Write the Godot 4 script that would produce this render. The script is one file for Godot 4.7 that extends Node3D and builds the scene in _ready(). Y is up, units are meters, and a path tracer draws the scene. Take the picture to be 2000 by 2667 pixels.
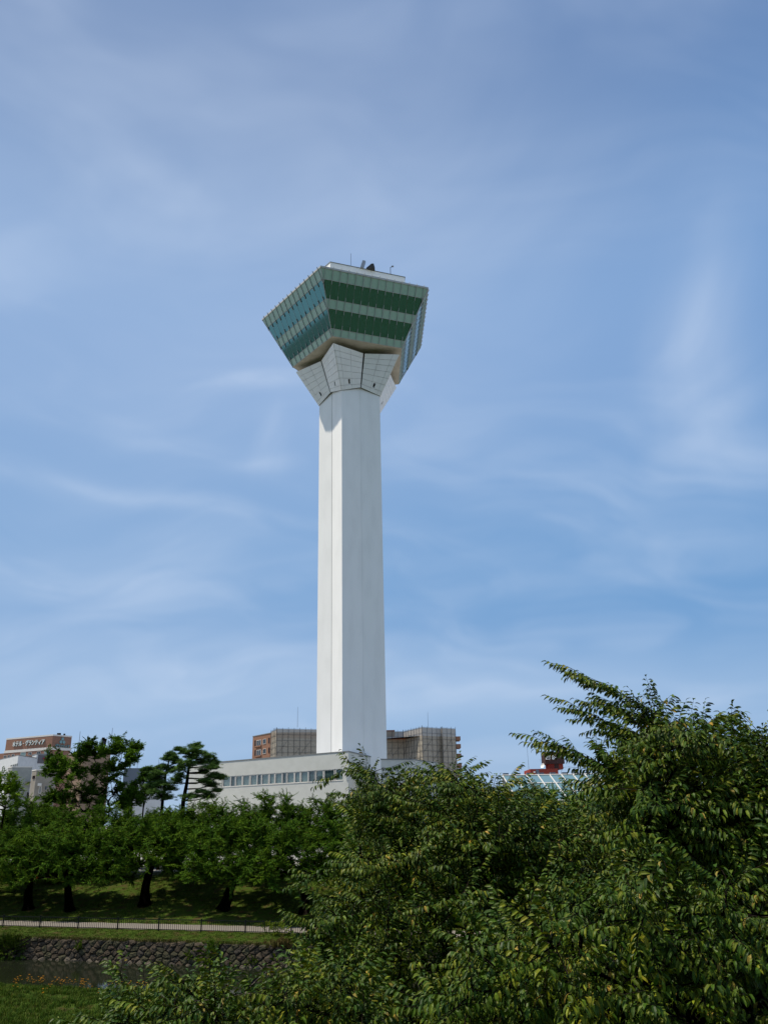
extends Node3D
# A white star-sectioned observation tower behind a moat and rows of cherry trees.
# y = 0 is the moat-side path; the camera stands on a grassy rampart 8.2 m above it.

const F := 2158.27
const PITCH := 0.3556
const ROLL := 0.0208
const EYE := Vector3(0, 8.2, 0)
const TOWER := Vector3(-5.246, 0, -132.854)
const PHI := -0.278
const STREET := 3.0
const MOAT0 := Vector3(-7.9, 0, -71.85)      # a fence post; s runs along the fence, t away from the camera
const MS := Vector3(0.943, 0, 0.333)
const MT := Vector3(0.333, 0, -0.943)
const WATER := -1.95

var names := {}
var M := {}
var rng := RandomNumberGenerator.new()

# ---------------------------------------------------------------- photo pixels (2000 x 2667) to directions
func pix(px: float, py: float) -> Vector3:
	var xr := px - 1000.0
	var yr := 1333.5 - py
	var x := xr * cos(ROLL) + yr * sin(ROLL)
	var y := -xr * sin(ROLL) + yr * cos(ROLL)
	return Vector3(x, y * cos(PITCH) + F * sin(PITCH), -(F * cos(PITCH) - y * sin(PITCH))) / F

func at_y(px: float, py: float, y: float) -> Vector3:
	var d := pix(px, py)
	return EYE + d * ((y - EYE.y) / d.y)

func at_z(px: float, py: float, z: float) -> Vector3:
	var d := pix(px, py)
	return EYE + d * (z / d.z)

func st(s: float, t: float, y := 0.0) -> Vector3:
	return MOAT0 + MS * s + MT * t + Vector3(0, y, 0)

func to_st(p: Vector3) -> Vector2:
	var r := p - MOAT0
	return Vector2(r.dot(MS), r.dot(MT))

# ---------------------------------------------------------------- mesh building
class MB:
	var v := PackedVector3Array()
	var n := PackedVector3Array()
	var c := PackedColorArray()
	var col := Color(1, 1, 1)

	func tri(a: Vector3, b: Vector3, d: Vector3) -> void:
		var nn := (d - a).cross(b - a).normalized()
		v.append(a); v.append(b); v.append(d)
		for k in 3:
			n.append(nn); c.append(col)

	func trin(a: Vector3, b: Vector3, d: Vector3, na: Vector3, nb: Vector3, nd: Vector3) -> void:
		v.append(a); v.append(b); v.append(d)
		n.append(na); n.append(nb); n.append(nd)
		for k in 3: c.append(col)

	func quad(a: Vector3, b: Vector3, d: Vector3, e: Vector3) -> void:
		tri(a, b, d); tri(a, d, e)

	# a polygon pushed along "by" into a solid; out tells which side is outside
	func extrude(poly: PackedVector3Array, by: Vector3) -> void:
		var k := poly.size()
		var area := Vector3.ZERO
		for i in k: area += poly[i].cross(poly[(i + 1) % k])
		var p := poly.duplicate()
		if area.dot(by) > 0: p.reverse()
		for i in range(1, k - 1):
			tri(p[0] + by, p[i] + by, p[i + 1] + by)
			tri(p[0], p[i + 1], p[i])
		for i in k:
			var j := (i + 1) % k
			quad(p[i] + by, p[i], p[j], p[j] + by)

	func box(at: Vector3, size: Vector3, b := Basis.IDENTITY) -> void:
		var x := b.x * size.x * 0.5
		var y := b.y * size.y * 0.5
		var z := b.z * size.z * 0.5
		extrude(PackedVector3Array([at - x - y - z, at + x - y - z, at + x + y - z, at - x + y - z]), z * 2.0)

	# a box with its four long edges cut, along axis y of the basis
	func beam(at: Vector3, size: Vector3, b := Basis.IDENTITY, cut := 0.02) -> void:
		var x := b.x; var z := b.z
		var hx := size.x * 0.5; var hz := size.z * 0.5
		var p := PackedVector3Array()
		for q in [[-1, -1, 1, 0], [1, -1, -1, 0], [1, -1, 0, 1], [1, 1, 0, -1], [1, 1, -1, 0], [-1, 1, 1, 0], [-1, 1, 0, -1], [-1, -1, 0, 1]]:
			p.append(at + x * (q[0] * hx + q[2] * cut) + z * (q[1] * hz + q[3] * cut) - b.y * size.y * 0.5)
		extrude(p, b.y * size.y)

	func bar(a: Vector3, b: Vector3, w: float, h: float, up := Vector3.UP) -> void:
		var y := (b - a)
		var l := y.length()
		if l < 1e-4: return
		y /= l
		var x := y.cross(up)
		if x.length() < 0.01: x = y.cross(Vector3.RIGHT)
		x = x.normalized()
		var z := x.cross(y).normalized()
		box((a + b) * 0.5, Vector3(w, l, h), Basis(x, y, z))

	func ring(at: Vector3, dir: Vector3, r: float, k: int) -> PackedVector3Array:
		var x := dir.cross(Vector3(0.31, 0.2, 0.93)).normalized()
		var z := x.cross(dir).normalized()
		var o := PackedVector3Array()
		for i in k:
			var a := TAU * i / k
			o.append(at + (x * cos(a) + z * sin(a)) * r)
		return o

	func tube(pts: PackedVector3Array, rad: PackedFloat32Array, k := 6, caps := true) -> void:
		var m := pts.size()
		var rings := []
		for i in m:
			var d := (pts[mini(i + 1, m - 1)] - pts[maxi(i - 1, 0)]).normalized()
			rings.append(ring(pts[i], d, rad[i], k))
		for i in m - 1:
			for j in k:
				var j2 := (j + 1) % k
				var a: Vector3 = rings[i][j]; var b: Vector3 = rings[i][j2]
				var e: Vector3 = rings[i + 1][j]; var f: Vector3 = rings[i + 1][j2]
				var na := (a - pts[i]).normalized(); var nb := (b - pts[i]).normalized()
				var ne := (e - pts[i + 1]).normalized(); var nf := (f - pts[i + 1]).normalized()
				trin(a, e, f, na, ne, nf); trin(a, f, b, na, nf, nb)
		if caps:
			for j in range(1, k - 1):
				var last: PackedVector3Array = rings[m - 1]
				var first: PackedVector3Array = rings[0]
				tri(last[0], last[j + 1], last[j]); tri(first[0], first[j], first[j + 1])

	func cyl(a: Vector3, b: Vector3, r: float, k := 8, r2 := -1.0) -> void:
		tube(PackedVector3Array([a, b]), PackedFloat32Array([r, r if r2 < 0 else r2]), k)

	func mesh(mat: Material, into: ArrayMesh = null) -> ArrayMesh:
		var m := into if into else ArrayMesh.new()
		if v.is_empty(): return m
		var a := []
		a.resize(Mesh.ARRAY_MAX)
		a[Mesh.ARRAY_VERTEX] = v; a[Mesh.ARRAY_NORMAL] = n; a[Mesh.ARRAY_COLOR] = c
		m.add_surface_from_arrays(Mesh.PRIMITIVE_TRIANGLES, a)
		m.surface_set_material(m.get_surface_count() - 1, mat)
		return m

func numbered(called: String) -> String:
	var k: int = names.get(called, 0)
	names[called] = k + 1
	return called if k == 0 else "%s_%03d" % [called, k]

func meta(o: Node, label: String, category: String, group := "", kind := "") -> Node:
	if label: o.set_meta("label", label)
	if category: o.set_meta("category", category)
	if group: o.set_meta("group", group)
	if kind: o.set_meta("kind", kind)
	return o

func thing(called: String, label: String, category: String, at := Vector3.ZERO, group := "") -> Node3D:
	var o := Node3D.new()
	o.name = numbered(called)
	add_child(o)
	o.position = at
	meta(o, label, category, group)
	return o

# one mesh as a child; its vertices are in world space unless local is true
func part(called: String, mb: MB, mat: Material, parent: Node3D, local := false) -> MeshInstance3D:
	var o := MeshInstance3D.new()
	o.name = called
	o.mesh = mb.mesh(mat)
	parent.add_child(o, true)
	if not local: o.position = -world_of(parent)
	return o

func world_of(o: Node) -> Vector3:
	var p := Vector3.ZERO
	while o is Node3D and o != self:
		p += (o as Node3D).position
		o = o.get_parent()
	return p

func share(called: String, mesh: Mesh, parent: Node3D, at: Transform3D) -> MeshInstance3D:
	var o := MeshInstance3D.new()
	o.name = called
	o.mesh = mesh
	parent.add_child(o, true)
	o.transform = at
	return o

func setting(called: String, mb: MB, mat: Material, label: String, category: String) -> MeshInstance3D:
	var o := MeshInstance3D.new()
	o.name = numbered(called)
	o.mesh = mb.mesh(mat)
	add_child(o)
	meta(o, label, category, "", "structure")
	return o

# ---------------------------------------------------------------- materials
func lin(r: float, g: float, b: float) -> Color:
	return Color(r, g, b).linear_to_srgb()

func plain(r: float, g: float, b: float, rough := 0.7, metal := 0.0) -> StandardMaterial3D:
	var m := StandardMaterial3D.new()
	m.albedo_color = lin(r, g, b)
	m.roughness = rough
	m.metallic = metal
	return m

# two or three base colours mixed by noise, laid on in metres; relief in centimetres
func grain(cols: Array, metres: float, rough := 0.85, relief := 0.0, freq := 0.02, oct := 5, sd := 1, stretch := Vector3.ONE) -> StandardMaterial3D:
	var nz := FastNoiseLite.new()
	nz.noise_type = FastNoiseLite.TYPE_SIMPLEX_SMOOTH
	nz.frequency = freq
	nz.fractal_octaves = oct
	nz.seed = sd
	var g := Gradient.new()
	var off := PackedFloat32Array()
	var cc := PackedColorArray()
	for i in cols.size():
		off.append(0.22 + 0.56 * i / maxf(1.0, cols.size() - 1))
		cc.append(lin(cols[i].x, cols[i].y, cols[i].z))
	g.offsets = off
	g.colors = cc
	var t := NoiseTexture2D.new()
	t.width = 512; t.height = 512; t.seamless = true
	t.noise = nz
	t.color_ramp = g
	var m := StandardMaterial3D.new()
	m.albedo_texture = t
	m.roughness = rough
	m.metallic_specular = 0.5 if rough < 0.6 else 0.15
	m.uv1_triplanar = true
	m.uv1_world_triplanar = true
	m.uv1_scale = stretch / metres
	if relief > 0:
		var h := NoiseTexture2D.new()
		h.width = 512; h.height = 512; h.seamless = true
		h.noise = nz
		m.heightmap_enabled = true
		m.heightmap_texture = h
		m.heightmap_scale = relief
	return m

func leafmat(r: float, g: float, b: float, rough := 0.42, back := 0.5, spec := 0.5) -> StandardMaterial3D:
	var m := StandardMaterial3D.new()
	m.albedo_color = lin(r, g, b)
	m.vertex_color_use_as_albedo = true
	m.roughness = rough
	m.metallic_specular = spec
	m.cull_mode = BaseMaterial3D.CULL_DISABLED
	m.backlight_enabled = true
	m.backlight = Color(back, back, back * 0.35)
	return m

func V(x: float, y: float, z: float) -> Vector3:
	return Vector3(x, y, z)

func make_materials() -> void:
	M.white = grain([V(.81, .81, .795), V(.85, .85, .835), V(.87, .87, .855)], 14.0, 0.55, 0.0, 0.012, 4, 3, Vector3(1, .25, 1))
	M.cladding = grain([V(.78, .78, .77), V(.83, .83, .82)], 9.0, 0.45, 0.0, 0.01, 3, 5)
	M.joint = plain(.12, .12, .12, 0.9)
	M.seal = plain(.34, .34, .33, 0.9)
	M.dark = plain(.03, .03, .032, 0.7)
	M.soffit = grain([V(.46, .43, .37), V(.52, .49, .43)], 12.0, 0.8, 0.0, 0.01, 3, 8)
	M.alu = plain(.40, .41, .41, 0.5)
	M.steel = plain(.30, .31, .32, 0.4, 0.7)
	M.spandrel = grain([V(.30, .46, .39), V(.35, .51, .44)], 2.2, 0.28, 0.0, 0.012, 3, 11)
	M.spandrel.metallic_specular = 0.6
	M.floorin = plain(.16, .17, .16, 0.8)
	M.corein = plain(.40, .40, .38, 0.8)
	var g := StandardMaterial3D.new()
	g.albedo_color = Color(lin(.095, .255, .25), 0.76)
	g.transparency = BaseMaterial3D.TRANSPARENCY_ALPHA
	g.roughness = 0.03
	g.metallic_specular = 1.0
	g.metallic = 0.7
	M.glass = g
	var gw := g.duplicate() as StandardMaterial3D
	gw.metallic = 0.0
	gw.albedo_color = Color(lin(.10, .17, .17), 0.30)
	M.window = gw
	M.blind = plain(.50, .62, .58, 0.8)
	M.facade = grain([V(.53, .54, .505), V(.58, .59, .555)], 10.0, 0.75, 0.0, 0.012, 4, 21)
	M.cap = plain(.20, .21, .21, 0.6, 0.3)
	M.brick = grain([V(.225, .128, .088), V(.27, .155, .108)], 5.0, 0.85, 0.0, 0.03, 4, 31)
	M.redbrick = grain([V(.22, .045, .035), V(.28, .06, .045)], 5.0, 0.85, 0.0, 0.03, 4, 32)
	M.brown = grain([V(.055, .035, .035), V(.075, .048, .045)], 5.0, 0.8, 0.0, 0.03, 3, 33)
	M.hotel = grain([V(.235, .135, .098), V(.28, .16, .118)], 8.0, 0.85, 0.0, 0.02, 4, 34)
	M.trimwhite = plain(.62, .60, .56, 0.7)
	M.offwhite = grain([V(.52, .54, .55), V(.58, .60, .61)], 12.0, 0.8, 0.0, 0.015, 3, 35)
	M.grey = grain([V(.27, .28, .27), V(.32, .33, .31)], 9.0, 0.85, 0.0, 0.015, 4, 36)
	M.greybrown = grain([V(.24, .22, .19), V(.29, .265, .23)], 9.0, 0.85, 0.0, 0.015, 4, 37)
	M.peach = grain([V(.22, .16, .118), V(.26, .19, .14)], 9.0, 0.85, 0.0, 0.015, 4, 38)
	M.slate = plain(.11, .14, .18, 0.6)
	M.pane = plain(.03, .045, .055, 0.12)
	M.paneteal = plain(.12, .24, .25, 0.12)
	M.net = grain([V(.285, .26, .215), V(.365, .335, .28), V(.325, .295, .245)], 9.0, 0.95, 0.0, 0.02, 4, 41)
	M.netopen = plain(.33, .29, .235, 0.95)
	M.netopen.transparency = BaseMaterial3D.TRANSPARENCY_ALPHA
	M.netopen.albedo_color.a = 0.88
	M.netopen.metallic_specular = 0.0
	M.pole = plain(.10, .10, .10, 0.6, 0.5)
	M.letterwhite = plain(.72, .76, .74, 0.5)
	M.letterteal = plain(.16, .30, .32, 0.5)
	M.letterred = plain(.38, .02, .03, 0.5)
	M.bluesign = plain(.03, .14, .45, 0.5)
	M.roofglass = plain(.13, .23, .27, 0.1)
	M.bark = grain([V(.028, .023, .02), V(.06, .05, .043), V(.09, .08, .07)], 0.9, 0.9, 1.2, 0.02, 5, 51, Vector3(1, .35, 1))
	M.pinebark = grain([V(.06, .032, .022), V(.13, .065, .045)], 0.8, 0.9, 1.0, 0.02, 5, 52, Vector3(1, .35, 1))
	M.deadwood = grain([V(.20, .19, .18), V(.34, .33, .31)], 0.4, 0.9, 0.3, 0.02, 5, 53)
	M.grass = grain([V(.058, .042, .017), V(.044, .060, .010), V(.034, .064, .007), V(.050, .078, .010)], 9.0, 0.95, 0.0, 0.014, 6, 61)
	M.path = grain([V(.15, .135, .118), V(.21, .19, .165), V(.18, .165, .14)], 3.0, 0.95, 0.4, 0.03, 5, 62)
	M.asphalt = grain([V(.045, .045, .047), V(.07, .07, .072)], 4.0, 0.9, 0.0, 0.03, 5, 63)
	M.paving = grain([V(.36, .35, .325), V(.43, .42, .395)], 4.0, 0.9, 0.0, 0.03, 5, 64)
	M.city = grain([V(.30, .29, .27), V(.40, .39, .365)], 160.0, 0.9, 0.0, 0.02, 5, 65)
	M.kerb = plain(.38, .38, .37, 0.85)
	M.mortar = plain(.018, .016, .012, 1.0)
	M.stones = []
	var tones := [[V(.046, .037, .027), V(.078, .063, .047)], [V(.038, .034, .028), V(.066, .058, .048)], [V(.060, .048, .034), V(.098, .080, .059)], [V(.044, .041, .026), V(.074, .071, .045)]]
	for i in 4:
		M.stones.append(grain(tones[i], 1.1, 0.9, 1.6, 0.016, 5, 70 + i))
	M.stonewet = grain([V(.075, .065, .05), V(.135, .115, .092)], 0.9, 0.85, 1.0, 0.016, 5, 75)
	M.fence = plain(.014, .017, .016, 0.6)
	M.fence.metallic_specular = 0.15
	M.rail = plain(.045, .05, .05, 0.4, 0.4)
	var w := StandardMaterial3D.new()
	w.albedo_color = lin(.012, .015, .008)
	w.roughness = 0.06
	w.metallic_specular = 0.5
	var wn := FastNoiseLite.new()
	wn.noise_type = FastNoiseLite.TYPE_SIMPLEX_SMOOTH
	wn.frequency = 0.02
	wn.seed = 9
	var wt := NoiseTexture2D.new()
	wt.width = 512; wt.height = 512; wt.seamless = true; wt.noise = wn; wt.as_normal_map = true; wt.bump_strength = 2.0
	w.normal_enabled = true
	w.normal_texture = wt
	w.normal_scale = 0.10
	w.uv1_triplanar = true
	w.uv1_world_triplanar = true
	w.uv1_scale = Vector3.ONE / 2.5
	M.water = w
	M.leaf = leafmat(1, 1, 1, 0.48, 0.42, 0.26)
	M.midleaf = leafmat(1, 1, 1, 0.6, 0.45, 0.08)
	M.needle = leafmat(1.0, 1.0, 1.0, 0.65, 0.35, 0.08)
	M.blade = leafmat(1, 1, 1, 0.7, 0.4, 0.2)
	M.petal = leafmat(.50, .21, .010, 0.7, 0.5, 0.1)
	M.carpaint = plain(.62, .63, .64, 0.25)
	M.carsilver = plain(.30, .31, .33, 0.3, 0.5)
	M.tyre = plain(.02, .02, .02, 0.9)
	M.carlamp = plain(.5, .05, .04, 0.3)
	M.orange = plain(.62, .10, .02, 0.5)

# ---------------------------------------------------------------- camera, sky, sun
func make_view() -> void:
	var cam := Camera3D.new()
	cam.name = "camera"
	cam.fov = rad_to_deg(2.0 * atan(1333.5 / F))
	cam.near = 0.1
	cam.far = 9000.0
	add_child(cam)
	cam.position = EYE
	cam.basis = Basis(Vector3.RIGHT, PITCH) * Basis(Vector3.BACK, -ROLL)
	cam.current = true
	var e := Environment.new()
	e.background_mode = Environment.BG_SKY
	e.tonemap_mode = Environment.TONE_MAPPER_LINEAR
	e.tonemap_exposure = 1.1
	e.sdfgi_enabled = true
	e.ssao_enabled = true
	e.ssil_enabled = true
	var sky := Sky.new()
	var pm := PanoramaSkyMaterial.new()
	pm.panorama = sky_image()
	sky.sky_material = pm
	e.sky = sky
	var we := WorldEnvironment.new()
	we.name = "world_environment"
	we.environment = e
	add_child(we)
	var sun := DirectionalLight3D.new()
	sun.name = "sun"
	sun.light_energy = 1.48
	sun.light_color = Color(1.0, 0.955, 0.88)
	sun.light_angular_distance = 0.55
	sun.shadow_enabled = true
	add_child(sun)
	sun.look_at_from_position(sun_dir() * 300.0, Vector3.ZERO, Vector3.UP)

func sun_dir() -> Vector3:
	var az := deg_to_rad(-94.0)
	var el := deg_to_rad(63.0)
	return Vector3(sin(az) * cos(el), sin(el), cos(az) * cos(el))

# air and thin cirrus; the whole dome follows the same rules
func sky_image() -> ImageTexture:
	var w := 2048
	var h := 1024
	var img := Image.create(w, h, false, Image.FORMAT_RGBF)
	var nz := FastNoiseLite.new()
	nz.noise_type = FastNoiseLite.TYPE_SIMPLEX_SMOOTH
	nz.frequency = 1.0
	nz.fractal_octaves = 5
	nz.seed = 12
	var nw := FastNoiseLite.new()
	nw.noise_type = FastNoiseLite.TYPE_SIMPLEX_SMOOTH
	nw.frequency = 1.0
	nw.fractal_octaves = 2
	nw.seed = 77
	var sd := sun_dir()
	# wisps and veils: place in the photo, half length and half width in degrees, tilt, strength, fineness
	var wisps := []
	for q in [[520, 1320, 20, 0.7, -7, .20, 1], [330, 1285, 10, .6, -9, .22, 1], [650, 985, 4.5, .7, 4, .42, 1], [705, 1145, 1.2, 2.2, -18, .20, .9], [690, 1205, 2.4, .7, 10, .24, .9], [1850, 790, 2.4, 5.5, -24, .22, .55],
			[1770, 960, 3.2, 6.5, -16, .18, .55], [1880, 1020, 4.5, 2.0, 30, .22, .7], [1900, 1120, 3.2, 5.0, 12, .15, .55], [1800, 850, 3.5, 1.6, 40, .22, .7], [1350, 1260, 11, 1.4, -17, .30, 1], [1520, 1380, 9, 1.1, -12, .26, 1], [250, 1530, 10, .9, 7, .28, 1], [430, 1500, 5, 1.2, 16, .20, 1], [1150, 1430, 6, .8, -20, .20, 1],
			[150, 1640, 9, .8, -3, .15, 1], [1250, 1780, 13, 2.6, -4, .34, .6], [320, 1800, 16, 3.2, 3, .36, .6], [330, 1120, 9, 1.0, -9, .2, 1], [1750, 1480, 9, .9, 8, .16, 1], [1680, 1250, 10, 1.6, -14, .22, 1],
			[350, 480, 26, 12, 8, .19, .35], [1150, 640, 15, 11, 20, .20, .4], [900, 250, 16, 8, 0, .11, .4], [300, 1500, 17, 7, 0, .27, .5], [950, 1050, 20, 8, -5, .17, .5], [300, 1000, 14, 8, 5, .12, .5]]:
		var d := pix(q[0], q[1]).normalized()
		wisps.append([rad_to_deg(atan2(d.x, -d.z)), rad_to_deg(asin(d.y)), q[2], q[3], deg_to_rad(q[4]), q[5], q[6]])
	var stops := [[-90.0, V(.34, .465, .635)], [0.0, V(.34, .465, .635)], [6.0, V(.275, .430, .655)], [13.0, V(.160, .325, .585)], [32.0, V(.172, .318, .580)], [50.0, V(.088, .190, .410)], [70.0, V(.070, .160, .360)], [90.0, V(.070, .155, .350)]]
	for y in h:
		var el := (0.5 - (y + 0.5) / h) * PI
		var se := sin(el)
		var ed := rad_to_deg(el)
		var base: Vector3 = stops[0][1]
		for i in stops.size() - 1:
			if ed >= stops[i][0]: base = stops[i][1].lerp(stops[i + 1][1], smoothstep(stops[i][0], stops[i + 1][0], ed))
		for x in w:
			if ed < -3:
				img.set_pixel(x, y, Color(.16, .18, .17))
				continue
			var az := (x + 0.5) / w * TAU
			var d := Vector3(sin(az) * cos(el), se, -cos(az) * cos(el))
			var near := 0.5 + 0.5 * d.dot(sd)            # 1 towards the sun
			var c := base.lerp(Vector3(.80, .86, .92), pow(near, 6.0) * .22 + pow(near, 60.0) * .5)
			# thin veil, drawn out sideways
			var q := d * 5.0 / (0.35 + maxf(se, 0.0))
			var wx := nw.get_noise_3d(q.x * .45, q.z * .45, 3.0)
			var veil := nz.get_noise_3d(q.x * .22 + wx * .5, q.z * .75 + wx * .4, 0.0) * 0.5 + 0.5
			veil = smoothstep(0.40, 0.95, veil) * 0.26
			var fine := nz.get_noise_3d(q.x * .7 + wx, q.z * 3.2 + wx * 1.2, 5.0) * 0.5 + 0.5
			veil *= 0.75 + 0.5 * fine
			var dz := rad_to_deg(az)
			if dz > 180: dz -= 360
			if absf(dz) < 75 and ed < 80:
				for k in wisps:
					var dx: float = dz - k[0]
					var dy: float = ed - k[1]
					dy += wx * 1.3
					var ca := cos(k[4]); var sa := sin(k[4])
					var u: float = (dx * ca + dy * sa) / k[2]
					var v: float = (-dx * sa + dy * ca) / k[3]
					var g := exp(-(u * u + v * v) * 1.1)
					if g > 0.02:
						var s: float = k[6]
						var along := (dx * ca + dy * sa) if k[2] > k[3] else (-dx * sa + dy * ca)
						var across := (-dx * sa + dy * ca) if k[2] > k[3] else (dx * ca + dy * sa)
						var wis := nz.get_noise_3d(along * .11 * s + k[0], across * .55 * s + wx * .8, k[1]) * 0.5 + 0.5
						var lo := 0.35 if s > .6 else -0.35
						veil += g * k[5] * (.72 if s > .6 else 1.0) * clampf(wis * (1.9 if s > .6 else .7) - lo, 0.05, 1.25)
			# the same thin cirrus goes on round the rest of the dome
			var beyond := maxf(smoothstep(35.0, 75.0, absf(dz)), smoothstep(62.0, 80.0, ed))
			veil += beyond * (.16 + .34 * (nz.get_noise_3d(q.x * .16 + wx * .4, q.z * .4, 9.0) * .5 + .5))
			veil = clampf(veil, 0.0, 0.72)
			c = c.lerp(Vector3(.58, .68, .84), veil)
			img.set_pixel(x, y, Color(c.x, c.y, c.z))
	return ImageTexture.create_from_image(img)

# ---------------------------------------------------------------- ground, moat, path
var bumps := FastNoiseLite.new()
const PROFILE := [[-3000, 6.6], [-110, 6.6], [-63, 6.6], [-61.5, 6.2], [-58, 4.9], [-52, 2.6], [-46, 0.7], [-40, -0.2], [-28, -0.95], [-18, -1.36], [-14.9, -1.66], [-13.5, -2.0], [-12.2, -2.6], [-10, -3.2], [-5, -3.4], [-2.6, -3.4],
	[-2.55, -0.42], [-1.2, -0.22], [-0.2, -0.02], [0.4, 0.0], [4.4, 0.0], [5.2, 0.08], [9, 0.6], [14, 1.75], [18, 2.7], [20.5, 2.97], [22, 3.0], [3000, 3.0]]

func height(s: float, t: float) -> float:
	var y := 0.0
	for i in range(1, PROFILE.size()):
		if t <= PROFILE[i][0]:
			var a: Array = PROFILE[i - 1]
			var b: Array = PROFILE[i]
			y = lerpf(a[1], b[1], (t - a[0]) / (b[0] - a[0]))
			break
	var rough := 0.0
	if t > -62 and t < -11: rough = smoothstep(-12.5, -17.0, t) * 0.28
	elif t > 4.6 and t < 21: rough = smoothstep(4.6, 6.5, t) * smoothstep(21.0, 19.0, t) * 0.16
	if rough > 0: y += rough * (bumps.get_noise_2d(s * 4.0, t * 4.0) + 0.4 * bumps.get_noise_2d(s * 15.0, t * 15.0))
	return y

func ground_at(p: Vector3) -> float:
	var q := to_st(p)
	return height(q.x, q.y)

func make_ground() -> void:
	bumps.noise_type = FastNoiseLite.TYPE_SIMPLEX_SMOOTH
	bumps.frequency = 0.05
	bumps.seed = 4
	var ss := [-3000.0, -1200.0, -500.0, -250.0, -150.0]
	for i in range(-100, 101): ss.append(i * 1.0)
	ss += [150.0, 250.0, 500.0, 1200.0, 3000.0]
	var ts := []
	for i in PROFILE.size() - 1:
		var a: float = PROFILE[i][0]
		var b: float = PROFILE[i + 1][0]
		var k := 1
		if a >= -63 and b <= -10: k = int(ceil((b - a) / 1.0))
		elif a >= 4 and b < 25: k = int(ceil((b - a) / 1.0))
		elif b > 100 or a < -200: k = 3
		for j in k: ts.append(lerpf(a, b, pow(float(j) / k, 3.0 if b > 100 else 1.0)))
	ts.append(3000.0)
	var mb := MB.new()
	var rows := []
	for t in ts:
		var row := PackedVector3Array()
		for s in ss: row.append(st(s, t, height(s, t)))
		rows.append(row)
	for i in ts.size() - 1:
		for j in ss.size() - 1:
			mb.quad(rows[i][j], rows[i + 1][j], rows[i + 1][j + 1], rows[i][j + 1])
	setting("ground", mb, M.grass, "grassy ground of banks, lawn strip and park", "ground")
	var w := MB.new()
	w.quad(st(-400, -15, WATER), st(-400, -2.0, WATER), st(400, -2.0, WATER), st(400, -15, WATER))
	setting("water", w, M.water, "dark still moat water below the stone wall", "water")
	var p := MB.new()
	for i in range(-60, 60):
		var wob := func(k): return 4.15 + 0.10 * sin(k * 1.7) + 0.06 * sin(k * 4.1)
		var wobn := func(k): return 0.45 + 0.08 * sin(k * 2.3) + 0.05 * sin(k * 5.1)
		p.quad(st(i, wobn.call(i), .012), st(i, wob.call(i), .012), st(i + 1, wob.call(i + 1), .012), st(i + 1, wobn.call(i + 1), .012))
	setting("path", p, M.path, "pale gravel path behind the black railing", "path")
	var r := MB.new()
	r.quad(st(-200, 27.2, STREET + .01), st(-200, 36, STREET + .01), st(200, 36, STREET + .01), st(200, 27.2, STREET + .01))
	setting("road", r, M.asphalt, "asphalt street behind the cherry trees", "road")
	var k := MB.new()
	for side in [26.95, 36.0]:
		k.extrude(PackedVector3Array([st(-200, side, STREET - .05), st(-200, side + .22, STREET - .05), st(200, side + .22, STREET - .05), st(200, side, STREET - .05)]), Vector3(0, .18, 0))
	setting("kerb", k, M.kerb, "concrete kerbs along the asphalt street", "kerb")
	var pv := MB.new()
	pv.extrude(PackedVector3Array([st(-200, 36.22, STREET - .05), st(-200, 75, STREET - .05), st(200, 75, STREET - .05), st(200, 36.22, STREET - .05)]), Vector3(0, .16, 0))
	pv.extrude(PackedVector3Array([st(-200, 24.2, STREET - .05), st(-200, 26.95, STREET - .05), st(200, 26.95, STREET - .05), st(200, 24.2, STREET - .05)]), Vector3(0, .16, 0))
	var cg := MB.new()
	cg.quad(st(-240, 75, STREET + .03), st(-240, 2900, STREET + .03), st(240, 2900, STREET + .03), st(240, 75, STREET + .03))
	cg.quad(st(-2900, -2900, 6.7), st(-2900, 2900, 6.7), st(-240, 2900, 6.7), st(-240, -2900, 6.7))
	cg.quad(st(240, 75, STREET + .03), st(240, 2900, STREET + .03), st(2900, 2900, STREET + .03), st(2900, 75, STREET + .03))
	setting("city_ground", cg, M.city, "pale built-up ground of the town beyond the street", "ground")
	setting("pavement", pv, M.paving, "pale paved pavement beside the street", "pavement")

# ---------------------------------------------------------------- the rubble wall, stone by stone
func wall_point(s: float, h: float) -> Vector3:       # h in 0..1 from below the water to the top; the face leans back
	return st(s, -2.95 + 0.38 * h, lerpf(WATER - 0.25, -0.40, h))

func cell(pts: Array, i: int) -> PackedVector2Array:
	var c: Vector2 = pts[i]
	var poly := PackedVector2Array([c + Vector2(-1, -1), c + Vector2(1, -1), c + Vector2(1, 1), c + Vector2(-1, 1)])
	for j in pts.size():
		if j == i: continue
		var o: Vector2 = pts[j]
		if absf(o.x - c.x) > 2.0 or absf(o.y - c.y) > 2.0: continue
		var mid := (o + c) * 0.5
		var nn := (o - c).normalized()
		var out := PackedVector2Array()
		for k in poly.size():
			var a := poly[k]
			var b := poly[(k + 1) % poly.size()]
			var da := (a - mid).dot(nn)
			var db := (b - mid).dot(nn)
			if da <= 0: out.append(a)
			if (da < 0) != (db < 0) and absf(da - db) > 1e-6: out.append(a.lerp(b, da / (da - db)))
		poly = out
	return poly

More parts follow.
